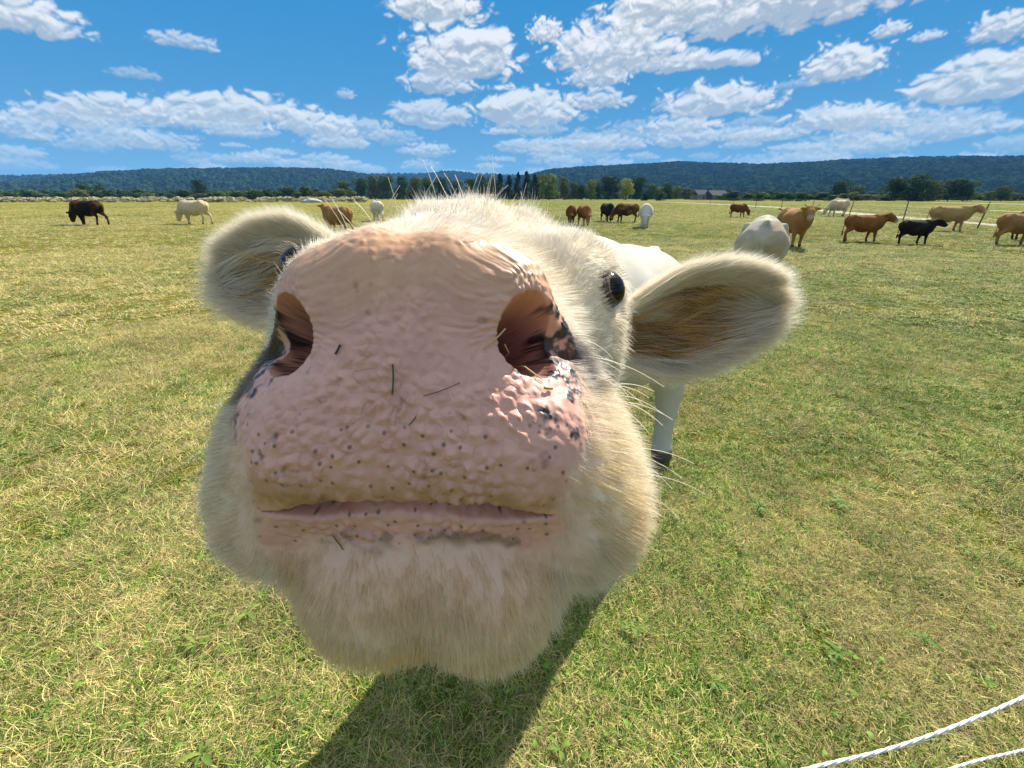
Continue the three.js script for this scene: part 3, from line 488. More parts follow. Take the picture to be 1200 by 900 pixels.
// trunk, neck and legs, off behind the head
{
  const B = [  // rounded cones: from, to, radii, blend
    [-0.075, 1.20, -0.66, 0.20, 1.03, -1.32, 0.145, 0.20, 0.08], [0.20, 1.03, -1.32, 0.54, 0.90, -1.92, 0.20, 0.26, 0.10],
    [0.56, 0.78, -2.00, 0.57, 0.71, -2.75, 0.26, 0.29, 0.12], [0.57, 0.71, -2.75, 0.50, 0.78, -3.35, 0.29, 0.26, 0.12],
    [0.640, 1.135, -2.00, 0.60, 0.90, -2.12, 0.022, 0.19, 0.04], [0.40, 0.72, -1.78, 0.56, 0.66, -2.02, 0.16, 0.19, 0.10],
    [0.60, 0.95, -3.30, 0.62, 0.82, -3.42, 0.13, 0.16, 0.10], [0.40, 0.95, -3.30, 0.38, 0.82, -3.42, 0.13, 0.16, 0.10],
    [0.49, 1.02, -3.56, 0.48, 0.85, -3.64, 0.05, 0.03, 0.04], [0.48, 0.85, -3.64, 0.46, 0.45, -3.66, 0.028, 0.022, 0.03], [0.46, 0.45, -3.66, 0.46, 0.30, -3.66, 0.035, 0.05, 0.03],
  ];
  const leg = (x, z, sx, sz, hind) => { B.push([sx, 0.74, sz, x, hind ? 0.46 : 0.40, hind ? z - 0.05 : z, 0.17, 0.066, 0.07], [x, hind ? 0.46 : 0.40, hind ? z - 0.05 : z, x, 0.13, z, 0.062, 0.047, 0.03], [x, 0.13, z, x, 0.045, z + 0.03, 0.048, 0.058, 0.02]); };
  leg(0.825, -2.03, 0.74, -2.02); leg(0.38, -2.12, 0.42, -2.08); leg(0.66, -3.48, 0.64, -3.38, true); leg(0.32, -3.38, 0.36, -3.36, true);
  const field = (x, y, z) => { let d = 9; for (const b of B) d = smin(d, cone(x, y, z, b[0], b[1], b[2], b[3], b[4], b[5], b[6], b[7]), b[8]); return d + noise3(x * 6, y * 6, z * 6) * 0.006; };
  const g = surfaceNet(field, [-0.35, -0.03, -3.80], [1.25, 1.48, -0.45], 0.024);
  paint(g, (x, y, z, c) => {
    const n = fbm(x * 6, y * 6, z * 6, 4); let k = 1 + n * 0.16; c[0] = 0.52 * k; c[1] = 0.49 * k; c[2] = 0.42 * k;
    if (y < 0.085) { c[0] = 0.10; c[1] = 0.085; c[2] = 0.07; }
  });
  const { surf, skinCount } = heroSurface;
  const strip = (q) => { const o = new THREE.BufferGeometry(); for (const k of ['position', 'normal', 'color']) o.setAttribute(k, q.attributes[k]); o.setIndex(q.index); return o; };
  const all = mergeGeometries([strip(surf), strip(earR.g), strip(earL.g), strip(g)]);
  const e0 = surf.index.count, en = earR.g.index.count + earL.g.index.count;
  all.addGroup(0, skinCount, 0); all.addGroup(skinCount, e0 - skinCount, 1); all.addGroup(e0, en, 2); all.addGroup(e0 + en, all.index.count - e0 - en, 1);
  const leatherMat = std(1, 1, 1, 0.5, { vertexColors: true, clearcoat: 0.25, clearcoatRoughness: 0.28 }); leatherMat.name = 'nose_leather';
  const hideMat = std(1, 1, 1, 0.9, { vertexColors: true, specularIntensity: 0.3 }); hideMat.name = 'hide';
  const earMat = std(1, 1, 1, 0.95, { vertexColors: true, specularIntensity: 0.3, transmission: 0.5, side: THREE.DoubleSide }); earMat.name = 'ear_skin';
  add(hero, 'cow'); tag(hero, 'cream white cow pushing its huge pink muzzle forward, ears spread wide', 'cow', 'cattle in the pasture');
  part('body', all, [leatherMat, hideMat, earMat], hero);
  // eyes: dark balls under lids
  const eyeMat = std(0.010, 0.007, 0.006, 0.15, { specularIntensity: 0.4 }), lidMat = std(0.07, 0.045, 0.035, 0.8), lash = std(0.55, 0.47, 0.36, 0.8);
  for (const s of [-1, 1]) {
    const p = headToWorld(s < 0 ? -0.131 : 0.1435, s < 0 ? 0.110 : 0.080, s < 0 ? 0.386 : 0.374, new THREE.Vector3()), e = part('eye', new THREE.SphereGeometry(0.0165, 32, 24), eyeMat, hero); e.position.copy(p);
    const c = headToWorld(s < 0 ? -0.136 : 0.1490, s < 0 ? 0.110 : 0.080, s < 0 ? 0.380 : 0.369, new THREE.Vector3()), out = headToWorld(s < 0 ? -0.154 : 0.1720, s < 0 ? 0.110 : 0.084, s < 0 ? 0.355 : 0.352, new THREE.Vector3()).sub(c).normalize();
    const lid = part('eyelid', new THREE.TorusGeometry(0.0152, 0.0030, 10, 40), lidMat, hero); lid.position.copy(c); lid.quaternion.setFromUnitVectors(new THREE.Vector3(0, 0, 1), out); lid.scale.set(1, 0.7, 1);
    const R = rng(60 + s), L = [];
    for (let k = 0; k < 14; k++) { const a = 0.5 + k / 13 * 2.1, d0 = new THREE.Vector3(Math.cos(a) * 0.019, Math.sin(a) * 0.016, 0).applyQuaternion(lid.quaternion), a0 = c.clone().add(d0), m = a0.clone().addScaledVector(out, 0.005).add(d0.clone().multiplyScalar(0.18)), b = m.clone().addScaledVector(out, 0.003).add(new THREE.Vector3(0, -0.003 + R() * 0.003, 0)); L.push(new THREE.TubeGeometry(new THREE.QuadraticBezierCurve3(a0, m, b), 4, 0.00022, 4)); }
    const la = part('eyelashes', mergeGeometries(L), lash, hero); la.userData.kind = 'stuff';
  }
  // whiskers
  const R = rng(77), Wk = [], wv = (X, y, D) => headToWorld(X, y, D, new THREE.Vector3());
  const whisk = (X, y, D, dx, dy, dd, len) => { const a = wv(X, y, D), b = wv(X + dx * len * 0.5, y + dy * len * 0.5 + 0.004, D + dd * len * 0.5), c = wv(X + dx * len, y + dy * len - 0.006, D + dd * len); Wk.push(new THREE.TubeGeometry(new THREE.QuadraticBezierCurve3(a, b, c), 7, 0.00017, 4)); };
  const surfaceAt = (X, y) => { let D = 0.14; for (let k = 0; k < 80; k++) { const d = headField(X, y, D); if (d < 0.0005) break; D += Math.max(0.0008, d * 0.7); } return D; };
  for (let k = 0; k < 26; k++) { const X = 0.088 + R() * 0.026, y = -0.045 + R() * 0.075, D = surfaceAt(X, y); if (D < 0.34) whisk(X, y, D, 0.75 + R() * 0.4, -0.35 + R() * 0.5, 0.25 - R() * 0.3, 0.022 + R() * 0.022); }
  for (let k = 0; k < 15; k++) { const X = -0.088 - R() * 0.024, y = -0.06 + R() * 0.08, D = surfaceAt(X, y); if (D < 0.34) whisk(X, y, D, -0.8 - R() * 0.3, -0.2 + R() * 0.4, 0.1, 0.012 + R() * 0.016); }
  for (let k = 0; k < 34; k++) { const X = -0.08 + R() * 0.16, D0 = 0.30 + R() * 0.12; let y = 0.25; while (headField(X, y, D0) > 0.001 && y > -0.1) y -= 0.001; whisk(X, y, D0, -0.5 + R(), 0.7 + R() * 0.4, -0.4 + R() * 0.6, 0.02 + R() * 0.045); }
  const wk = part('whiskers', mergeGeometries(Wk), std(0.95, 0.90, 0.78, 0.5, { transmission: 0.5 }), hero); wk.userData.kind = 'stuff';
}
// bits of grass stuck to the wet nose
{
  const bit = (px, py, ang, len, w, rgb, label) => {
    const [X0, y0] = inHead(px, py, 0.183); let D = 0.12; for (let k = 0; k < 200; k++) { const d = headField(X0, y0, D); if (d < 0.0004) break; D += Math.max(0.0003, d * 0.6); }
    const P = [], n = 8, c = Math.cos(ang), s = Math.sin(ang);
    for (let i = 0; i <= n; i++) { const t = (i / n - 0.5) * len, X = X0 + c * t - s * 0.12 * (t * t / len), y = y0 + s * t + c * 0.12 * (t * t / len); let q = 0.12; for (let k = 0; k < 200; k++) { const d = headField(X, y, q); if (d < 0.0004) break; q += Math.max(0.0003, d * 0.6); } P.push(headToWorld(X, y, q - 0.0011, new THREE.Vector3())); }
    const g = new THREE.TubeGeometry(new THREE.CatmullRomCurve3(P), 14, w, 5); tag(part('grass_bit', g, std(...rgb, 0.7), scene), label, 'grass');
  };
  bit(465, 445, 1.56, 0.0125, 0.00034, [0.06, 0.085, 0.03], 'short dark green grass bit standing upright on the pink nose');
  bit(488, 490, 0.9, 0.006, 0.00022, [0.05, 0.09, 0.02], 'thin green grass bit slanting below the upright one on the nose');
  bit(520, 457, 0.35, 0.016, 0.00018, [0.07, 0.05, 0.03], 'thin dark stem lying across the middle of the nose');
  bit(580, 398, 0.75, 0.013, 0.0004, [0.55, 0.40, 0.18], 'curved straw hanging on the rim of the open nostril');
  bit(612, 425, -0.75, 0.022, 0.0003, [0.55, 0.42, 0.22], 'long thin straw running down the nose below the nostril');
  bit(642, 455, -0.1, 0.004, 0.0006, [0.45, 0.30, 0.08], 'tiny yellow chaff on the nose below the nostril');
  bit(384, 650, -0.9, 0.008, 0.0003, [0.10, 0.12, 0.05], 'short grey green grass bit on the chin');
  bit(398, 410, 1.1, 0.0045, 0.0005, [0.05, 0.03, 0.02], 'small dark crumb on the nose beside the narrow nostril');
}

// ---------------------------------------------------------------- the herd
{
  const hideM = std(1, 1, 1, 0.9, { vertexColors: true, specularIntensity: 0.25 }), eyeM = std(0.01, 0.008, 0.007, 0.15), R = rng(8);
  const T = { // coats, linear
    bone: [[0.50, 0.46, 0.38], [0.42, 0.31, 0.19], 0.45], black: [[0.012, 0.010, 0.010], [0.06, 0.035, 0.022], 0.25], blackbrown: [[0.016, 0.011, 0.009], [0.15, 0.075, 0.03], 0.42], brown: [[0.17, 0.070, 0.020], [0.09, 0.036, 0.012], 0.4], red: [[0.22, 0.088, 0.024], [0.28, 0.13, 0.04], 0.5], tan: [[0.33, 0.18, 0.065], [0.25, 0.12, 0.04], 0.45],
    fawn: [[0.42, 0.27, 0.12], [0.34, 0.19, 0.075], 0.4], cream: [[0.58, 0.48, 0.31], [0.48, 0.36, 0.20], 0.4], white: [[0.62, 0.58, 0.49], [0.52, 0.44, 0.32], 0.35], darkbrown: [[0.06, 0.03, 0.016], [0.30, 0.13, 0.045], 0.5],
  };
  function makeCow({ px, py, turn, size = 1, graze = 0, look = 0, coat, label, step = 0.1, tail = 0, horns = false, face = null, bony = 0 }) {
    // local: x forward, y up, z to its right
    const B = [], add3 = (a, b, ra, rb, k) => B.push([...a, ...b, ra, rb, k]);
    add3([0.46, 0.89, 0], [-0.05, 0.83, 0], 0.33, 0.375, 0.12); add3([-0.05, 0.83, 0], [-0.60, 0.93, 0], 0.375, 0.30, 0.12); add3([-0.80, 1.19, 0], [0.40, 1.19, 0], 0.035, 0.05, 0.09); for (const q of [-1, 1]) add3([-0.42, 1.15, q * 0.19], [-0.50, 1.02, q * 0.16], 0.045, 0.12, 0.07);
    add3([0.42, 1.16, 0], [0.55, 0.95, 0], 0.11, 0.22, 0.10); add3([-0.62, 1.14, 0.10], [-0.74, 1.02, 0.12], 0.12, 0.16, 0.08); add3([-0.62, 1.14, -0.10], [-0.74, 1.02, -0.12], 0.12, 0.16, 0.08); add3([0.62, 0.74, 0], [0.42, 0.62, 0], 0.20, 0.20, 0.10);
    const sx = [step, -step, -step * 1.2, step];
    [[0.46, 0.15], [0.46, -0.15]].forEach(([x, z], i) => { const d = sx[i]; add3([x, 0.82, z], [x + d * 0.5, 0.42, z], 0.14, 0.072, 0.06); add3([x + d * 0.5, 0.42, z], [x + d * 0.8, 0.13, z], 0.066, 0.048, 0.03); add3([x + d * 0.8, 0.13, z], [x + d * 0.8 + 0.03, 0.05, z], 0.045, 0.056, 0.02); });
    [[-0.64, 0.16], [-0.64, -0.16]].forEach(([x, z], i) => { const d = sx[2 + i]; add3([x, 0.90, z], [x + 0.06 + d * 0.4, 0.64, z], 0.20, 0.125, 0.08); add3([x + 0.06 + d * 0.4, 0.64, z], [x - 0.12 + d * 0.7, 0.44, z], 0.115, 0.062, 0.05); add3([x - 0.12 + d * 0.7, 0.44, z], [x - 0.07 + d, 0.13, z], 0.056, 0.042, 0.03); add3([x - 0.07 + d, 0.13, z], [x - 0.04 + d, 0.05, z], 0.044, 0.054, 0.02); });
    if (bony) { for (const q of [-1, 1]) { add3([-0.40, 1.16, q * 0.26], [-0.30, 0.95, q * 0.26], 0.05, 0.10, 0.06); add3([-0.88, 1.06, q * 0.12], [-0.80, 0.92, q * 0.14], 0.05, 0.10, 0.06); } add3([-0.90, 1.24, 0], [-0.10, 1.26, 0], 0.035, 0.045, 0.05); }
    // neck and head
    const cl = Math.cos(look), sl = Math.sin(look), nb = [0.55, 1.02, 0], ne = graze ? [1.00, 0.60, 0.05 * Math.sign(look || 1)] : [0.88 + 0.06 * cl, 1.19, 0.10 * sl];
    add3(nb, ne, 0.25, 0.15, 0.10); add3([0.62, 0.80, 0], ne, 0.20, 0.11, 0.12);
    const H = (f, u, s) => { if (graze) { const a = 1.12, ff = f * Math.cos(a) + u * Math.sin(a), uu = -f * Math.sin(a) + u * Math.cos(a); return [ne[0] + ff * cl - s * sl, ne[1] + uu, ne[2] + ff * sl + s * cl]; } const a = 0.42, ff = f * Math.cos(a) + u * Math.sin(a), uu = -f * Math.sin(a) + u * Math.cos(a); return [ne[0] + ff * cl - s * sl, ne[1] + uu, ne[2] + ff * sl + s * cl]; };
    add3(H(0.02, 0.06, 0), H(0.20, 0.03, 0), 0.130, 0.122, 0.06); add3(H(0.20, 0.03, 0), H(0.42, -0.01, 0), 0.118, 0.092, 0.05); add3(H(0.08, -0.07, 0), H(0.40, -0.06, 0), 0.115, 0.078, 0.04);
    for (const s of [-1, 1]) { add3(H(0.02, 0.09, s * 0.10), H(-0.01, 0.075, s * 0.22), 0.038, 0.050, 0.03); add3(H(-0.01, 0.075, s * 0.22), H(-0.01, 0.055, s * 0.30), 0.050, 0.020, 0.03); }
    // tail
    if (tail) { add3([-0.84, 1.15, 0], [-1.15, 1.16, 0.03], 0.05, 0.03, 0.04); add3([-1.15, 1.16, 0.03], [-1.42, 1.20, 0.05], 0.03, 0.045, 0.03); } else { add3([-0.84, 1.15, 0], [-0.94, 0.95, 0.01], 0.05, 0.032, 0.04); add3([-0.94, 0.95, 0.01], [-0.95, 0.50, 0.04], 0.032, 0.022, 0.03); add3([-0.95, 0.50, 0.04], [-0.95, 0.34, 0.05], 0.035, 0.045, 0.03); }
    const field = (x, y, z) => { let d = 9; for (let i = 0; i < B.length; i++) { const b = B[i]; d = smin(d, cone(x, y, z, b[0], b[1], b[2], b[3], b[4], b[5], b[6], b[7]), b[8]); } return d; };
    const g = surfaceNet(field, [-1.55, -0.04, -0.62], [1.62, 1.52, 0.62], 0.036), [c0, c1, amt] = T[coat], seed = px * 0.013, muz = H(0.46, -0.03, 0), eyeL = H(0.16, 0.055, -0.105), eyeR = H(0.16, 0.055, 0.105);
    paint(g, (x, y, z, c) => {
      const n = sstep(-0.12, 0.28, fbm(x * 1.7 + seed, y * 1.7, z * 1.7, 3)) * amt * 1.6, f = 1 + fbm(x * 9, y * 9, z * 9 + seed, 3) * 0.3; for (let k = 0; k < 3; k++) c[k] = lerp(c0[k], c1[k], clamp(n, 0, 1)) * f;
      const dm = Math.hypot(x - muz[0], y - muz[1], z - muz[2]); const pale = c0[0] > 0.1; if (dm < 0.13) { const t = sstep(0.13, 0.08, dm); const m = pale ? [0.50, 0.33, 0.26] : [0.02, 0.018, 0.018]; for (let k = 0; k < 3; k++) c[k] = lerp(c[k], m[k], t); }
      if (face) { const df = Math.hypot(x - (ne[0] + muz[0]) / 2, y - (ne[1] + muz[1]) / 2, z - (ne[2] + muz[2]) / 2), t = sstep(0.22, 0.15, df); for (let k = 0; k < 3; k++) c[k] = lerp(c[k], face[k], t); }
      if (y < 0.085) { c[0] = 0.035; c[1] = 0.030; c[2] = 0.026; }
    });
    const grp = new THREE.Group(), p = onGround(px, py); grp.position.copy(p); grp.rotation.y = turn; grp.scale.setScalar(size); add(grp, 'cow'); tag(grp, label, 'cow', 'cattle in the pasture'); part('body', g, hideM, grp);
    for (const e of [eyeL, eyeR]) { const m = part('eye', new THREE.SphereGeometry(0.022, 10, 8), eyeM, grp); m.position.set(...e); }
    if (horns) for (const s of [-1, 1]) { const a = H(-0.02, 0.12, s * 0.08), b = H(-0.03, 0.16, s * 0.17), c = H(0.03, 0.22, s * 0.20), t = new THREE.TubeGeometry(new THREE.QuadraticBezierCurve3(new THREE.Vector3(...a), new THREE.Vector3(...b), new THREE.Vector3(...c)), 8, 0.018, 7); part('horn', t, std(0.55, 0.48, 0.36, 0.5), grp); }
    return grp;
  }
  // turn: 0 faces right as seen, pi faces left, -pi/2 faces the photographer
  const L = Math.PI, F = -Math.PI / 2, A = Math.PI / 2;
  makeCow({ px: 108, py: 263.5, turn: L - 0.1, graze: 1, coat: 'blackbrown', step: 0.16, size: 0.95, label: 'black bull with a brown saddle grazing below the left ridge' });
  makeCow({ px: 231, py: 262.5, turn: L - 0.15, graze: 1, coat: 'cream', step: 0.14, size: 0.95, label: 'cream cow grazing side-on beside the big cow\'s smaller-looking ear' });
  makeCow({ px: 398, py: 275, turn: L - 0.55, look: 0.75, coat: 'tan', step: 0.08, size: 0.82, face: [0.55, 0.42, 0.30], label: 'tan brown cow turning its pale face, half hidden by the big muzzle' });
  makeCow({ px: 443, py: 259, turn: A + 0.5, graze: 1, coat: 'white', size: 0.90, label: 'greyish white cow seen from behind over the big cow\'s nose' });
  makeCow({ px: 516, py: 254, turn: L, graze: 1, coat: 'white', size: 0.92, label: 'pale cow whose back just shows over the big cow\'s poll' });
  makeCow({ px: 669, py: 263.5, turn: F - 0.15, graze: 1, coat: 'brown', size: 0.76, label: 'dark brown cow grazing head-on, outer one of the brown pair' });
  makeCow({ px: 684, py: 264, turn: F + 0.12, graze: 1, coat: 'red', size: 0.76, label: 'reddish brown cow grazing head-on, beside the black cow' });
  makeCow({ px: 711, py: 259.5, turn: F + 0.15, graze: 1, coat: 'black', size: 0.80, label: 'black cow grazing head-on below the tree line' });
  makeCow({ px: 733, py: 260.5, turn: L + 0.15, graze: 1, coat: 'darkbrown', size: 0.80, step: 0.07, label: 'dark brown cow with a rusty back grazing side-on' });
  makeCow({ px: 755, py: 266.5, turn: F - 0.25, graze: 1, coat: 'white', size: 0.84, horns: true, label: 'white horned cow grazing with its head to the ground' });
  makeCow({ px: 864, py: 254.5, turn: 0.1, graze: 1, coat: 'brown', size: 0.72, label: 'small brown calf grazing before the far fence' });
  makeCow({ px: 925, py: 288, turn: F - 0.15, look: 0.3, coat: 'tan', size: 0.84, tail: 1, horns: true, label: 'tan cow facing forward with its tail swung out' });
  makeCow({ px: 979, py: 253.5, turn: L + 0.2, graze: 1, coat: 'cream', size: 0.92, label: 'cream cow grazing beside a fence post' });
  makeCow({ px: 984, py: 247, turn: A, coat: 'fawn', size: 0.95, label: 'fawn cow standing behind the cream one by the fence' });
  makeCow({ px: 1007, py: 283, turn: -0.1, look: 0.95, coat: 'red', size: 0.66, step: 0.12, label: 'red brown heifer standing side-on beside the black calf' });
  makeCow({ px: 1068, py: 286, turn: -0.05, look: 0.45, coat: 'black', size: 0.56, step: 0.12, label: 'black calf standing near the leaning fence post' });
  makeCow({ px: 1107, py: 270.5, turn: -0.45, look: 0.9, coat: 'fawn', size: 0.80, step: 0.1, label: 'fawn cow standing by the track, looking over' });
  makeCow({ px: 879, py: 346, turn: A - 0.50, look: 0.2, graze: 1, coat: 'bone', size: 0.86, step: 0.04, bony: 1, label: 'white cow seen from behind, rising over the big cow\'s spread ear' });
  makeCow({ px: 1188, py: 287, turn: -0.1, coat: 'tan', size: 0.72, step: 0.13, label: 'tan heifer at the edge of the herd with a brown one behind it' });
  makeCow({ px: 1206, py: 281, turn: -0.05, coat: 'brown', size: 0.74, step: 0.06, label: 'brown heifer standing behind the tan one at the herd\'s edge' });
}

// ---------------------------------------------------------------- trees, farm, fences
const placeAt = (px, dep, out = new THREE.Vector3()) => { // the ground under a column of the view, at a depth along the lens
  const x = (px - 600) / 500 * dep, Z = -(dep - CAM_H * SP) / CP; return out.set(x, 0, Z);
};
const heightAt = (py, px, p) => { const x = (px - 600) / 500, y = (450 - py) / 500, Y = y * CP - SP, Z = y * SP + CP; return CAM_H + Y / Z * -p.z; };
{
  function crownGeo(seed, leaves, lobes, tall, size) {   // a unit crown: y 0..1, about 1 wide
    const R = rng(seed), P = [], C = [], I = [], L = [];
    for (let k = 0; k < lobes; k++) { const t = k / lobes, a = R() * 6.28, y = 0.22 + 0.6 * Math.pow(R(), 0.9), rr = (tall === 2 ? 0.34 * (1 - y * 0.85) : 0.28 * Math.sin(Math.PI * clamp(y * 0.9 + 0.05, 0, 1))) * R(); L.push([Math.cos(a) * rr, y, Math.sin(a) * rr, (tall === 2 ? 0.19 * (1.1 - y) : 0.15 + R() * 0.10), 0.8 + R() * 0.4]); }
    const v = new THREE.Vector3(), u = new THREE.Vector3(), w = new THREE.Vector3();
    for (let k = 0; k < leaves; k++) {
      const l = L[Math.floor(R() * L.length)]; v.set(R() - 0.5, R() - 0.5, R() - 0.5).normalize(); const rad = l[3] * (0.55 + 0.5 * Math.pow(R(), 0.5)); const x = l[0] + v.x * rad, y = l[1] + v.y * rad * (tall === 2 ? 1.0 : 0.85), z = l[2] + v.z * rad;
      u.set(R() - 0.5, R() - 0.5, R() - 0.5).normalize(); w.crossVectors(u, v).normalize().multiplyScalar(size * (0.6 + R())); u.crossVectors(w, v).normalize().multiplyScalar(size * (0.5 + R() * 0.8)).addScaledVector(v, size * (R() - 0.4));
      const o = P.length / 3, t = l[4] * (0.75 + R() * 0.5); P.push(x - w.x, y - w.y, z - w.z, x + u.x, y + u.y, z + u.z, x + w.x, y + w.y, z + w.z, x - u.x, y - u.y, z - u.z); C.push(t, t, t * 0.95, t, t, t * 0.95, t, t, t, t, t, t); I.push(o, o + 1, o + 2, o, o + 2, o + 3);
    }
    const g = new THREE.BufferGeometry(); g.setAttribute('position', new THREE.Float32BufferAttribute(P, 3)); g.setAttribute('color', new THREE.Float32BufferAttribute(C, 3)); g.setIndex(I); g.computeVertexNormals(); return g;
  }
  const trunkGeo = (seed) => { const R = rng(seed), G = [new THREE.CylinderGeometry(0.012, 0.028, 0.62, 7).translate(0, 0.31, 0)]; for (let k = 0; k < 6; k++) { const a = R() * 6.28, y = 0.18 + R() * 0.3, l = 0.18 + R() * 0.16, c = new THREE.CylinderGeometry(0.003, 0.010, l, 5).translate(0, l / 2, 0); c.rotateZ(0.7 + R() * 0.4); c.rotateY(a); c.translate(0, y, 0); G.push(c); } return mergeGeometries(G); };
  const round = [crownGeo(1, 1500, 16, 0, 0.030), crownGeo(2, 1500, 20, 0, 0.028), crownGeo(3, 1300, 12, 0, 0.032)], spire = [crownGeo(4, 1300, 26, 2, 0.024), crownGeo(5, 1300, 26, 2, 0.024)], bush = [crownGeo(6, 1100, 14, 0, 0.036), crownGeo(7, 1100, 12, 0, 0.036)], trunks = [trunkGeo(1), trunkGeo(2)];
  const bark = std(0.10, 0.075, 0.05, 1), mats = {}, leafMat = (rgb) => mats[rgb] ??= std(...rgb, 0.8, { vertexColors: true, transmission: 0.25, side: THREE.DoubleSide, specularIntensity: 0.05 });
  const R = rng(55); let n = 0;
  const tree = (px, topY, dep, wpx, kind, rgb, label, group) => {
    const p = placeAt(px, dep), h = Math.max(1.2, heightAt(topY, px, p)), w = wpx / 500 * dep, g = new THREE.Group(); g.position.copy(p); g.rotation.y = R() * 6.28; add(g, kind === 'spire' ? 'spruce_tree' : kind === 'bush' ? 'bush' : 'tree');
    const set = kind === 'spire' ? spire : kind === 'bush' ? bush : round, c = part('crown', set[n % set.length], leafMat(rgb), g); c.scale.set(w * 1.25, h * (kind === 'bush' ? 1.15 : 1.06), w * 1.25); if (kind === 'bush') c.position.y = -h * 0.18; else c.position.y = -h * 0.03;
    if (kind === 'bush') { const t = part('stem', trunks[n % 2], bark, g); t.scale.set(h * 0.6, h * 0.6, h * 0.6); } else { const t = part('trunk', trunks[n % 2], bark, g); t.scale.set(h, h, h); }
    tag(g, label, kind === 'bush' ? 'bush' : 'tree', group); n++;
  };
  const DG = [0.055, 0.095, 0.030], MG = [0.085, 0.135, 0.040], LG = [0.17, 0.22, 0.05], YG = [0.30, 0.32, 0.06], OL = [0.125, 0.145, 0.055], CF = [0.022, 0.042, 0.020], BL = [0.05, 0.085, 0.04];
  // left: hedge and willows along the field edge
  const hedge = 'trees along the far left edge of the pasture', HL = 'rounded green tree in the low tree belt under the left ridge';
  for (let k = 0; k < 44; k++) { const px = -30 + k * 10.2 + R() * 5; tree(px, 219.5 + R() * 7 - (px > 320 ? 3 : 0), 170 + R() * 60 + (k % 2) * 35, 17 + R() * 12, 'bush', [DG, MG, BL, OL][Math.floor(R() * 4)], HL, hedge); }
  tree(104, 214, 230, 18, 'round', BL, 'dark round tree above the hedge behind the black grazing bull', hedge); tree(120, 216, 230, 14, 'round', DG, 'small dark tree touching the round one above the hedge', hedge);
  tree(238, 208.5, 250, 18, 'round', BL, 'lone taller dark tree above the belt behind the cream cow', hedge);
  const mid = 'tall trees in the middle of the tree line', ML = 'tall green tree in the dense row behind the cow\'s poll';
  for (const [px, ty, w, c] of [[405, 211, 20, MG], [424, 208, 22, DG], [440, 204, 22, OL], [455, 203, 20, MG], [472, 206, 22, DG], [488, 206, 20, OL], [503, 207, 22, MG], [520, 207, 24, DG], [536, 210, 20, MG], [552, 208, 20, DG], [566, 206, 20, DG], [578, 205, 20, MG]]) tree(px, ty, 240 + R() * 25, w, 'round', c, ML, mid);
  for (const [px, ty, w] of [[586, 199, 17], [597, 201, 15], [607, 197, 16], [617, 195.5, 15], [626, 200, 15]]) tree(px, ty, 225, w, 'spire', CF, 'dark pointed spruce in the clump beside the yellow-green tree', 'dark spruces in the tree line');
  tree(643, 202, 215, 30, 'round', LG, 'wide yellow-green tree right beside the dark spruces', mid); tree(632, 203, 235, 22, 'round', DG, 'dark leafy tree between the spruces and the yellow-green tree', mid);
  tree(661, 207, 225, 20, 'round', OL, 'olive green tree next to the wide yellow-green one', mid); tree(672, 213, 240, 18, 'round', MG, 'smaller green tree behind the two brown grazing cattle', mid); tree(682, 215, 240, 14, 'round', DG, 'small dark tree behind the two brown grazing cattle', mid); tree(692, 210, 235, 18, 'round', LG, 'light green tree above the gap between brown cattle and black cow', mid); tree(700, 213, 240, 14, 'round', DG, 'narrow dark tree beside the light green one', mid);
  tree(713, 204, 228, 28, 'round', BL, 'largest dark green tree behind the black grazing cow', mid); tree(733, 209, 222, 22, 'round', YG, 'bright lime yellow tree in the tree line', mid); tree(746, 205.5, 240, 22, 'round', BL, 'dark tree rising behind the lime yellow one', mid);
  tree(762, 215, 240, 18, 'round', MG, 'mid green tree right of the lime yellow tree', mid); tree(780, 214, 235, 16, 'round', DG, 'dark slim tree before the farm', mid); tree(792, 217, 235, 16, 'round', LG, 'light green tree next to the farm roofs', mid); tree(803, 219, 235, 16, 'round', OL, 'low olive tree touching the farm', mid); tree(772, 219, 245, 22, 'round', OL, 'broad olive tree behind the dark bushes', mid);
  tree(755, 224, 180, 12, 'bush', CF, 'near-black round bush at the field edge', 'dark field bushes'); tree(773, 224, 180, 13, 'bush', DG, 'dark green round bush at the field edge', 'dark field bushes');
  const right = 'trees along the far right edge of the pasture';
  for (let k = 0; k < 30; k++) { const px = 846 + k * 12.5 + R() * 6; tree(px, 222 + R() * 5, 150 + R() * 60, 18 + R() * 10, 'bush', [DG, MG, BL, OL][Math.floor(R() * 4)], 'low bush in the hedge below the right hillside', right); }
  tree(982, 211, 190, 24, 'round', BL, 'dark tree above the cream cow grazing near the fence', right); tree(1000, 216, 185, 22, 'round', OL, 'olive tree leaning on the dark one near the fence', right);
  tree(1048, 206, 150, 34, 'round', BL, 'broad dark tree in the big clump behind the black calf', right); tree(1068, 204, 150, 34, 'round', DG, 'tallest tree of the big clump behind the black calf', right); tree(1088, 210, 148, 24, 'round', OL, 'olive side tree of the big clump behind the black calf', right);
  tree(1110, 208, 150, 30, 'round', BL, 'dark broad tree behind the tan cow by the fence', right); tree(1128, 211, 150, 26, 'round', DG, 'dark tree right of the one behind the tan cow', right); tree(1172, 217, 150, 22, 'round', MG, 'single mid green tree near the end of the fence', right);
  // a mass of scrub that closes the belt behind
  const list = []; for (let k = 0; k < 900; k++) { const px = -120 + R() * 1450; list.push([placeAt(px, 270 + R() * 130), 2.0 + R() * 3.0]); }
  const im = new THREE.InstancedMesh(bush[0], leafMat(BL), list.length), M = new THREE.Matrix4(), q = new THREE.Quaternion(), e = new THREE.Euler();
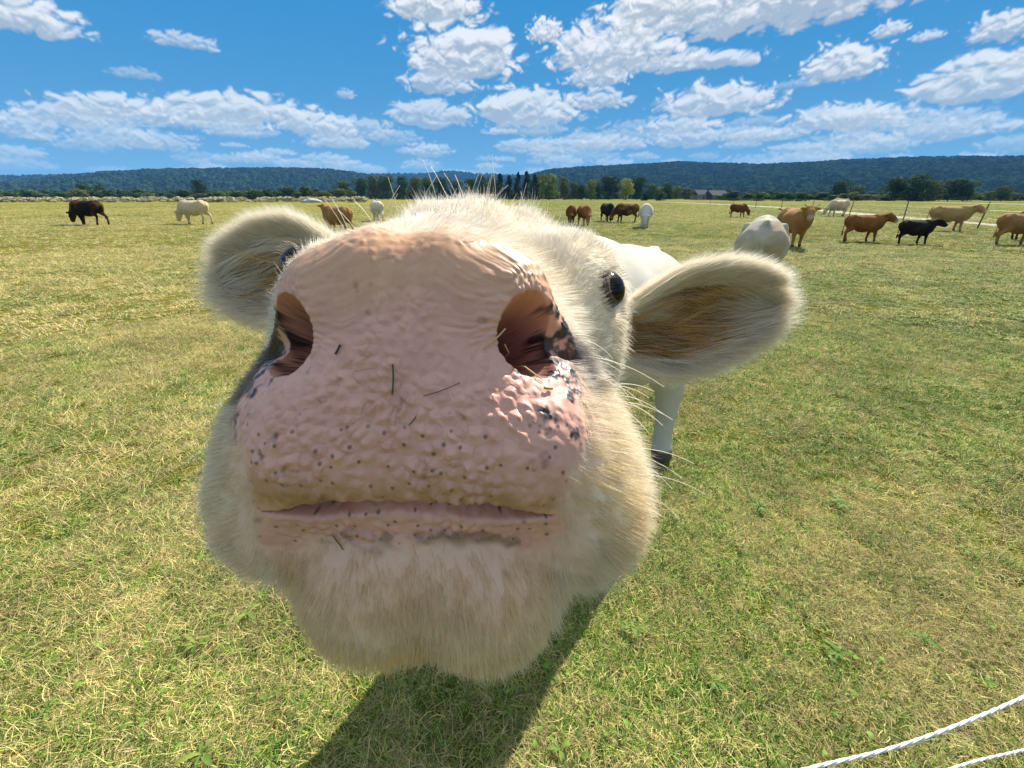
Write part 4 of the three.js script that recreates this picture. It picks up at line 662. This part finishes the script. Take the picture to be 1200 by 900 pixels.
  list.forEach(([p, s], i) => { M.compose(p.setY(-s * 0.3), q.setFromEuler(e.set(0, R() * 6.28, 0)), new THREE.Vector3(s * 2.2, s * 1.5, s * 2.2)); im.setMatrixAt(i, M); }); add(im, 'scrub_belt'); tag(im, 'low dark scrub filling the gaps behind the tree line', 'scrub', null, 'stuff');
  // bleached tall grass at the foot of the left belt
  const tg = crownGeo(40, 260, 10, 0, 0.05), n2 = 340, ti = new THREE.InstancedMesh(tg, std(0.46, 0.42, 0.24, 1, { vertexColors: true, side: THREE.DoubleSide }), n2);
  for (let k = 0; k < n2; k++) { const px = -40 + R() * 470, p = placeAt(px, 118 + R() * 30); p.y = -0.35; const s = 0.9 + R() * 1.3; M.compose(p, q.setFromEuler(e.set(0, R() * 6.28, 0)), new THREE.Vector3(s * 2.4, s * 0.95, s * 1.6)); ti.setMatrixAt(k, M); } add(ti, 'tall_dry_grass'); tag(ti, 'strip of bleached tall grass along the left field edge', 'grass', null, 'stuff');
}
{ // farm buildings
  const box = (w, h, d) => new THREE.BoxGeometry(w, h, d), wallM = std(0.34, 0.27, 0.21), darkW = std(0.09, 0.065, 0.05), roofM = std(0.085, 0.085, 0.095, 0.9, { specularIntensity: 0.1 }), roofB = std(0.16, 0.075, 0.05, 0.9, { specularIntensity: 0.1 }), white = std(0.72, 0.72, 0.70), glass = std(0.04, 0.05, 0.06, 0.15);
  const house = (px, dep, wpx, wallH, roofH, depth, wm, rm, nWin, name, label) => {
    const g = new THREE.Group(), p = placeAt(px, dep), w = wpx / 500 * dep; g.position.copy(p); g.rotation.y = 0.12; add(g, name); tag(g, label, 'building', 'farm buildings');
    const wl = part('wall', box(w, wallH, depth), wm, g); wl.position.y = wallH / 2;
    const s = new THREE.Shape(); s.moveTo(-depth / 2 - 0.5, 0); s.lineTo(0, roofH); s.lineTo(depth / 2 + 0.5, 0); s.closePath(); const rg = new THREE.ExtrudeGeometry(s, { depth: w + 0.8, bevelEnabled: false }); rg.rotateY(Math.PI / 2); rg.translate(-w / 2 - 0.4, wallH + 0.004, 0); part('roof', rg, rm, g);
    for (let k = 0; k < nWin; k++) { const f = part('window', box(w / nWin * 0.42, wallH * 0.36, 0.12), white, g); f.position.set(-w / 2 + (k + 0.5) * w / nWin, wallH * 0.55, depth / 2 + 0.02); const q = part('pane', box(w / nWin * 0.34, wallH * 0.28, 0.06), glass, f); q.position.z = 0.05; }
    const d = part('door', box(w * 0.1, wallH * 0.6, 0.14), darkW, g); d.position.set(w * 0.02, wallH * 0.3, depth / 2 + 0.03);
  };
  house(838, 232, 19, 2.2, 2.5, 9, darkW, roofM, 4, 'barn', 'dark farm barn with a grey pitched roof below the hillside');
  house(819, 236, 13, 2.6, 2.4, 8, wallM, roofM, 3, 'farmhouse', 'brown farmhouse with a grey roof beside the dark barn');
  house(556, 205, 42, 2.1, 0.7, 8, white, roofB, 7, 'shed', 'long low white shed behind the cow\'s poll');
  house(875, 700, 8, 5, 4, 9, white, roofB, 2, 'house', 'small white house on the lower hillside'); 
  const R = rng(3), hp = new THREE.SphereGeometry(1, 24, 12, 0, 6.283, 0, 1.5708), pp = hp.attributes.position; for (let i = 0; i < pp.count; i++) { const k = 1 + fbm(pp.getX(i) * 2, pp.getY(i) * 2, pp.getZ(i) * 2, 3) * 0.35; pp.setXYZ(i, pp.getX(i) * k, pp.getY(i) * k, pp.getZ(i) * k); } hp.computeVertexNormals();
  const heap = part('gravel_heap', hp, std(0.42, 0.40, 0.35), scene); heap.position.copy(placeAt(366, 115)); heap.scale.set(2.6, 1.1, 1.6); tag(heap, 'pale heap at the field edge above the brown cow', 'heap');
}
{ // wire fence beyond the herd
  const f = new THREE.Group(); add(f, 'wire_fence'); tag(f, 'thin wire fence on slim posts beyond the herd', 'fence');
  const wood = std(0.13, 0.105, 0.08), wire = std(0.35, 0.35, 0.36, 0.5, { metalness: 0.6 }), pts = [];
  for (const [px, py, tilt] of [[832, 240.5, 0], [858, 242, 0.05], [885, 244, 0.0], [915, 245.5, -0.03], [950, 249, 0.04], [995, 252.5, 0.05], [1058, 258.5, -0.04], [1145, 268, 0.08], [1262, 281, 0]]) { const p = onGround(px, py), m = part('post', new THREE.CylinderGeometry(0.028, 0.034, 1.18, 7).translate(0, 0.57, 0), wood, f); m.position.copy(p); m.rotation.set(0, 0, -tilt); pts.push(p); }
  for (const h of [0.45, 0.8, 1.08]) part('wire', new THREE.TubeGeometry(new THREE.CatmullRomCurve3(pts.map((p) => p.clone().setY(h))), 90, 0.006, 4), wire, f);
}
{ // electric fence cords just in front of the photographer's knees: strands twisted round one another
  const cord = (h, x0, z0, x1, z1, label, ph) => {
    const G = [], base = (t) => { const X = lerp(-1.6, 3.2, t), k = (X - x0) / (x1 - x0); return new THREE.Vector3(X, h + 0.004 * Math.sin(X * 9 + ph) + 0.003 * Math.sin(X * 23 + ph), lerp(z0, z1, k) + 0.004 * Math.sin(X * 13 + ph)); };
    for (let s = 0; s < 3; s++) { const P = []; for (let i = 0; i <= 700; i++) { const t = i / 700, p = base(t), a = i * 0.75 + s * 2.094; p.y += Math.sin(a) * 0.0011; p.z += Math.cos(a) * 0.0011; P.push(p); } G.push(new THREE.TubeGeometry(new THREE.CatmullRomCurve3(P), 1200, 0.0013, 6)); }
    tag(part('fence_cord', mergeGeometries(G), std(0.70, 0.73, 0.74, 0.6), scene), label, 'fence cord');
  };
  const c1 = onGround(970, 898, 0.7), c2 = onGround(1200, 818, 0.7), c3 = onGround(1130, 900, 0.45), c4 = onGround(1200, 874, 0.45);
  cord(0.7, c1.x, c1.z, c2.x, c2.z, 'upper white twisted electric fence cord', 0.3); cord(0.45, c3.x, c3.z, c4.x, c4.z, 'lower white twisted electric fence cord', 1.7);
}

// ---------------------------------------------------------------- grass, weeds
{
  function tuft(seed, blades, spread, tone, lo, hi, w0) {
    const R = rng(seed), P = [], I = [], C = [];
    for (let b = 0; b < blades; b++) {
      const a = R() * 6.283, r = Math.sqrt(R()) * spread, h = R() * 6.283, x = Math.cos(a) * r, z = Math.sin(a) * r, len = lo + (hi - lo) * R() * R(), flat = R() < 0.55 ? 0.15 + R() * 0.45 : 0.6 + R() * 0.8, dx = Math.cos(h), dz = Math.sin(h), w = w0 * (0.6 + R() * 0.8), tw = (R() - 0.5) * 1.4, o = P.length / 3, curl = 0.4 + R() * 1.3, seg = 3, cw = (R() - 0.5) * 1.6;
      const t = tone(R);
      for (let s = 0; s <= seg; s++) {
        const q = s / seg, el = flat * (1 - curl * q * 0.75), hd = cw * q, ux = Math.cos(h + hd), uz = Math.sin(h + hd), f = len * q, px = x + ux * f * Math.cos(flat * 0.8) , pz = z + uz * f * Math.cos(flat * 0.8), py = Math.max(0.004, 0.004 + f * Math.sin(flat) * (1 - 0.42 * q * curl)), k = w * (1 - q * 0.82) * (s === 0 ? 0.7 : 1), sx = -uz * Math.cos(tw), sz = ux * Math.cos(tw), sy = Math.sin(tw);
        if (s < seg) { P.push(px - sx * k, py - sy * k, pz - sz * k, px + sx * k, py + sy * k, pz + sz * k); C.push(...t, ...t); } else { P.push(px, py, pz); C.push(...t); }
        if (s > 0) { const e = o + (s - 1) * 2; if (s < seg) I.push(e, e + 1, e + 2, e + 1, e + 3, e + 2); else I.push(e, e + 1, e + 2); }
      }
    }
    const g = new THREE.BufferGeometry(); g.setAttribute('position', new THREE.Float32BufferAttribute(P, 3)); g.setAttribute('color', new THREE.Float32BufferAttribute(C, 3)); g.setIndex(I); g.computeVertexNormals(); return g;
  }
  const straw = (R) => { const k = 0.55 + R() * 0.8, v = R(); return v < 0.22 ? [0.28 * k, 0.36 * k, 0.07 * k] : v < 0.32 ? [0.34 * k, 0.24 * k, 0.13 * k] : [0.76 * k, 0.64 * k, 0.30 * k]; };
  const green = (R) => { const k = 0.5 + R() * 0.85, v = R(); return v < 0.30 ? [0.68 * k, 0.58 * k, 0.24 * k] : v < 0.55 ? [0.34 * k, 0.45 * k, 0.07 * k] : [0.13 * k, 0.26 * k, 0.03 * k]; };
  const mat = std(1, 1, 1, 0.7, { vertexColors: true, transmission: 0.35, specularIntensity: 0.35, side: THREE.DoubleSide }); mat.name = 'grass_blade';
  const kinds = [tuft(1, 34, 0.05, straw, 0.03, 0.12, 0.0014), tuft(2, 34, 0.05, straw, 0.03, 0.13, 0.0012), tuft(3, 30, 0.045, straw, 0.03, 0.10, 0.0016), tuft(4, 34, 0.045, green, 0.03, 0.11, 0.0017), tuft(5, 30, 0.045, green, 0.025, 0.09, 0.0020), tuft(6, 34, 0.05, green, 0.03, 0.12, 0.0015)];
  const far = [tuft(11, 26, 0.06, straw, 0.03, 0.10, 0.0035), tuft(12, 26, 0.06, green, 0.03, 0.10, 0.0035)];
  const R = rng(404), M = new THREE.Matrix4(), q = new THREE.Quaternion(), e = new THREE.Euler(), c = new THREE.Color(), v = new THREE.Vector3(), buckets = [...kinds, ...far].map(() => []);
  const zone = (r0, r1, n, s0, s1, half, isFar) => {
    for (let k = 0; k < n; k++) {
      const r = Math.sqrt(lerp(r0 * r0, r1 * r1, R())), a = (R() * 2 - 1) * half, x = Math.sin(a) * r, z = -Math.cos(a) * r, d = clamp(dryness(x, z) + (R() - 0.5) * 0.5, 0, 1), dry = R() < d, i = isFar ? (dry ? 6 : 7) : (dry ? 0 : 3) + Math.floor(R() * 3);
      buckets[i].push([x, z, lerp(s0, s1, R()) * (0.8 + 0.5 * fbm(x * 1.5, z * 1.5, 6, 2) + (dry ? 0 : 0.1)), 0.86 + R() * 0.28 + fbm(x * 1.6, z * 1.6, 12, 3) * 0.6]);
    }
  };
  zone(0.3, 2.4, 12500, 0.75, 1.15, 1.35); zone(2.4, 6.5, 21000, 0.9, 1.35, 1.08); zone(6.5, 17, 30000, 1.1, 1.7, 1.02, true); zone(17, 44, 32000, 1.3, 2.3, 0.98, true); zone(40, 75, 18000, 1.9, 3.0, 0.95, true); zone(65, 120, 12000, 2.4, 3.6, 0.95, true);
  buckets.forEach((b, i) => {
    const im = new THREE.InstancedMesh(i < 6 ? kinds[i] : far[i - 6], mat, b.length);
    b.forEach(([x, z, s, t], k) => { q.setFromEuler(e.set((R() - 0.5) * 0.2, R() * 6.283, (R() - 0.5) * 0.2)); M.compose(v.set(x, 0, z), q, new THREE.Vector3(s, s * (i < 6 ? 1 : 0.9), s)); im.setMatrixAt(k, M); im.setColorAt(k, c.setRGB(t * (0.95 + R() * 0.1), t, t * (0.9 + R() * 0.2))); });
    add(im, i % 6 < 3 && i !== 7 ? 'dry_grass' : 'green_grass'); tag(im, ['matted dry straw coloured grass', 'dry curled grass stems', 'short bleached grass', 'green grass blades among the straw', 'fine green grass blades', 'taller green grass blades', 'dry grass farther across the pasture', 'green grass farther across the pasture'][i], 'grass', null, 'stuff');
  });
  // broad-leaved weeds: a rosette of lobed leaves each
  const leafGeo = (seed, L, W, jag) => {
    const Q = rng(seed), P = [], I = [], n = 9;
    for (let i = 0; i <= n; i++) { const t = i / n, w = W * Math.pow(Math.sin(Math.PI * Math.min(1, t * 0.93 + 0.05)), 0.8) * (1 + (i % 2 ? jag : -jag * 0.6)) * (0.55 + 0.6 * t), y = 0.012 + L * (0.62 * t - 0.55 * t * t), z = L * t * 0.95; P.push(-w, y + w * 0.25, z, 0, y, z, w, y + w * 0.25, z); if (i) { const o = (i - 1) * 3; I.push(o, o + 3, o + 1, o + 1, o + 3, o + 4, o + 1, o + 4, o + 2, o + 2, o + 4, o + 5); } }
    const g = new THREE.BufferGeometry(); g.setAttribute('position', new THREE.Float32BufferAttribute(P, 3)); g.setIndex(I); g.computeVertexNormals(); return g;
  };
  const leaves = [leafGeo(1, 0.085, 0.011, 0.3), leafGeo(2, 0.065, 0.012, 0.15), leafGeo(3, 0.10, 0.009, 0.5), leafGeo(4, 0.05, 0.013, 0.1)];
  const lm = [std(0.11, 0.22, 0.035, 0.65, { transmission: 0.3, specularIntensity: 0.3, side: THREE.DoubleSide }), std(0.17, 0.28, 0.05, 0.65, { transmission: 0.35, specularIntensity: 0.3, side: THREE.DoubleSide }), std(0.26, 0.32, 0.07, 0.65, { transmission: 0.35, specularIntensity: 0.3, side: THREE.DoubleSide })];
  const weed = (px, py, n, s, kind, tone) => {
    const g = new THREE.Group(), p = onGround(px, py); g.position.copy(p); add(g, 'weed'); const off = R() * 6.28;
    for (let k = 0; k < n; k++) { const l = part('leaf', leaves[(kind + k % 2) % 4], lm[(tone + (k % 3 === 0 ? 1 : 0)) % 3], g); l.rotation.set(0, off + k * 6.283 / n + (R() - 0.5) * 1.4, (R() - 0.5) * 0.6); l.scale.setScalar(s * 0.72 * (0.4 + R() * 0.8)); l.position.y = 0.012 + R() * 0.01; }
    tag(g, 'low green weed rosette of broad leaves in the turf', 'weed', 'weeds in the turf');
  };
  for (const w of [[232, 762, 9, 0.8, 1, 2], [292, 725, 10, 0.9, 0, 1], [60, 835, 7, 0.7, 1, 1], [240, 890, 9, 0.9, 0, 1], [738, 742, 9, 0.8, 1, 1], [655, 885, 8, 0.8, 0, 1], [10, 520, 7, 0.9, 1, 2], [835, 805, 8, 0.8, 0, 1], [978, 770, 11, 0.9, 0, 0], [1080, 755, 8, 0.8, 0, 0], [1150, 805, 7, 0.8, 3, 1], [985, 595, 12, 1.0, 0, 0], [890, 600, 9, 0.9, 0, 0], [1130, 650, 8, 0.9, 3, 1], [160, 520, 8, 0.9, 1, 2], [785, 548, 7, 0.9, 2, 2]]) weed(...w);
  // clover and small leaves between
  const cl = [leafGeo(8, 0.020, 0.007, 0.02)], n = 3800, cm = new THREE.InstancedMesh(cl[0], lm[1], n);
  for (let k = 0; k < n; k++) { const near = k < 1500, r = near ? Math.sqrt(lerp(0.15, 9, R())) : Math.sqrt(lerp(9, 90, R())), a = (R() * 2 - 1) * 1.1, x = Math.sin(a) * r, z = -Math.cos(a) * r; q.setFromEuler(e.set((R() - 0.5) * 0.5, R() * 6.28, (R() - 0.5) * 0.5)); const s = fbm(x * 1.7, z * 1.7, 3, 2) > 0.0 ? 0.5 + R() * 0.7 : 0.3; M.compose(v.set(x, 0.012 + R() * 0.03, z), q, new THREE.Vector3(s, s, s)); cm.setMatrixAt(k, M); const t = 0.7 + R() * 0.7; cm.setColorAt(k, c.setRGB(t, t, t * 0.9)); }
  add(cm, 'clover'); tag(cm, 'small green clover leaves scattered through the grass', 'clover', null, 'stuff');
}

renderer.render(scene, camera);
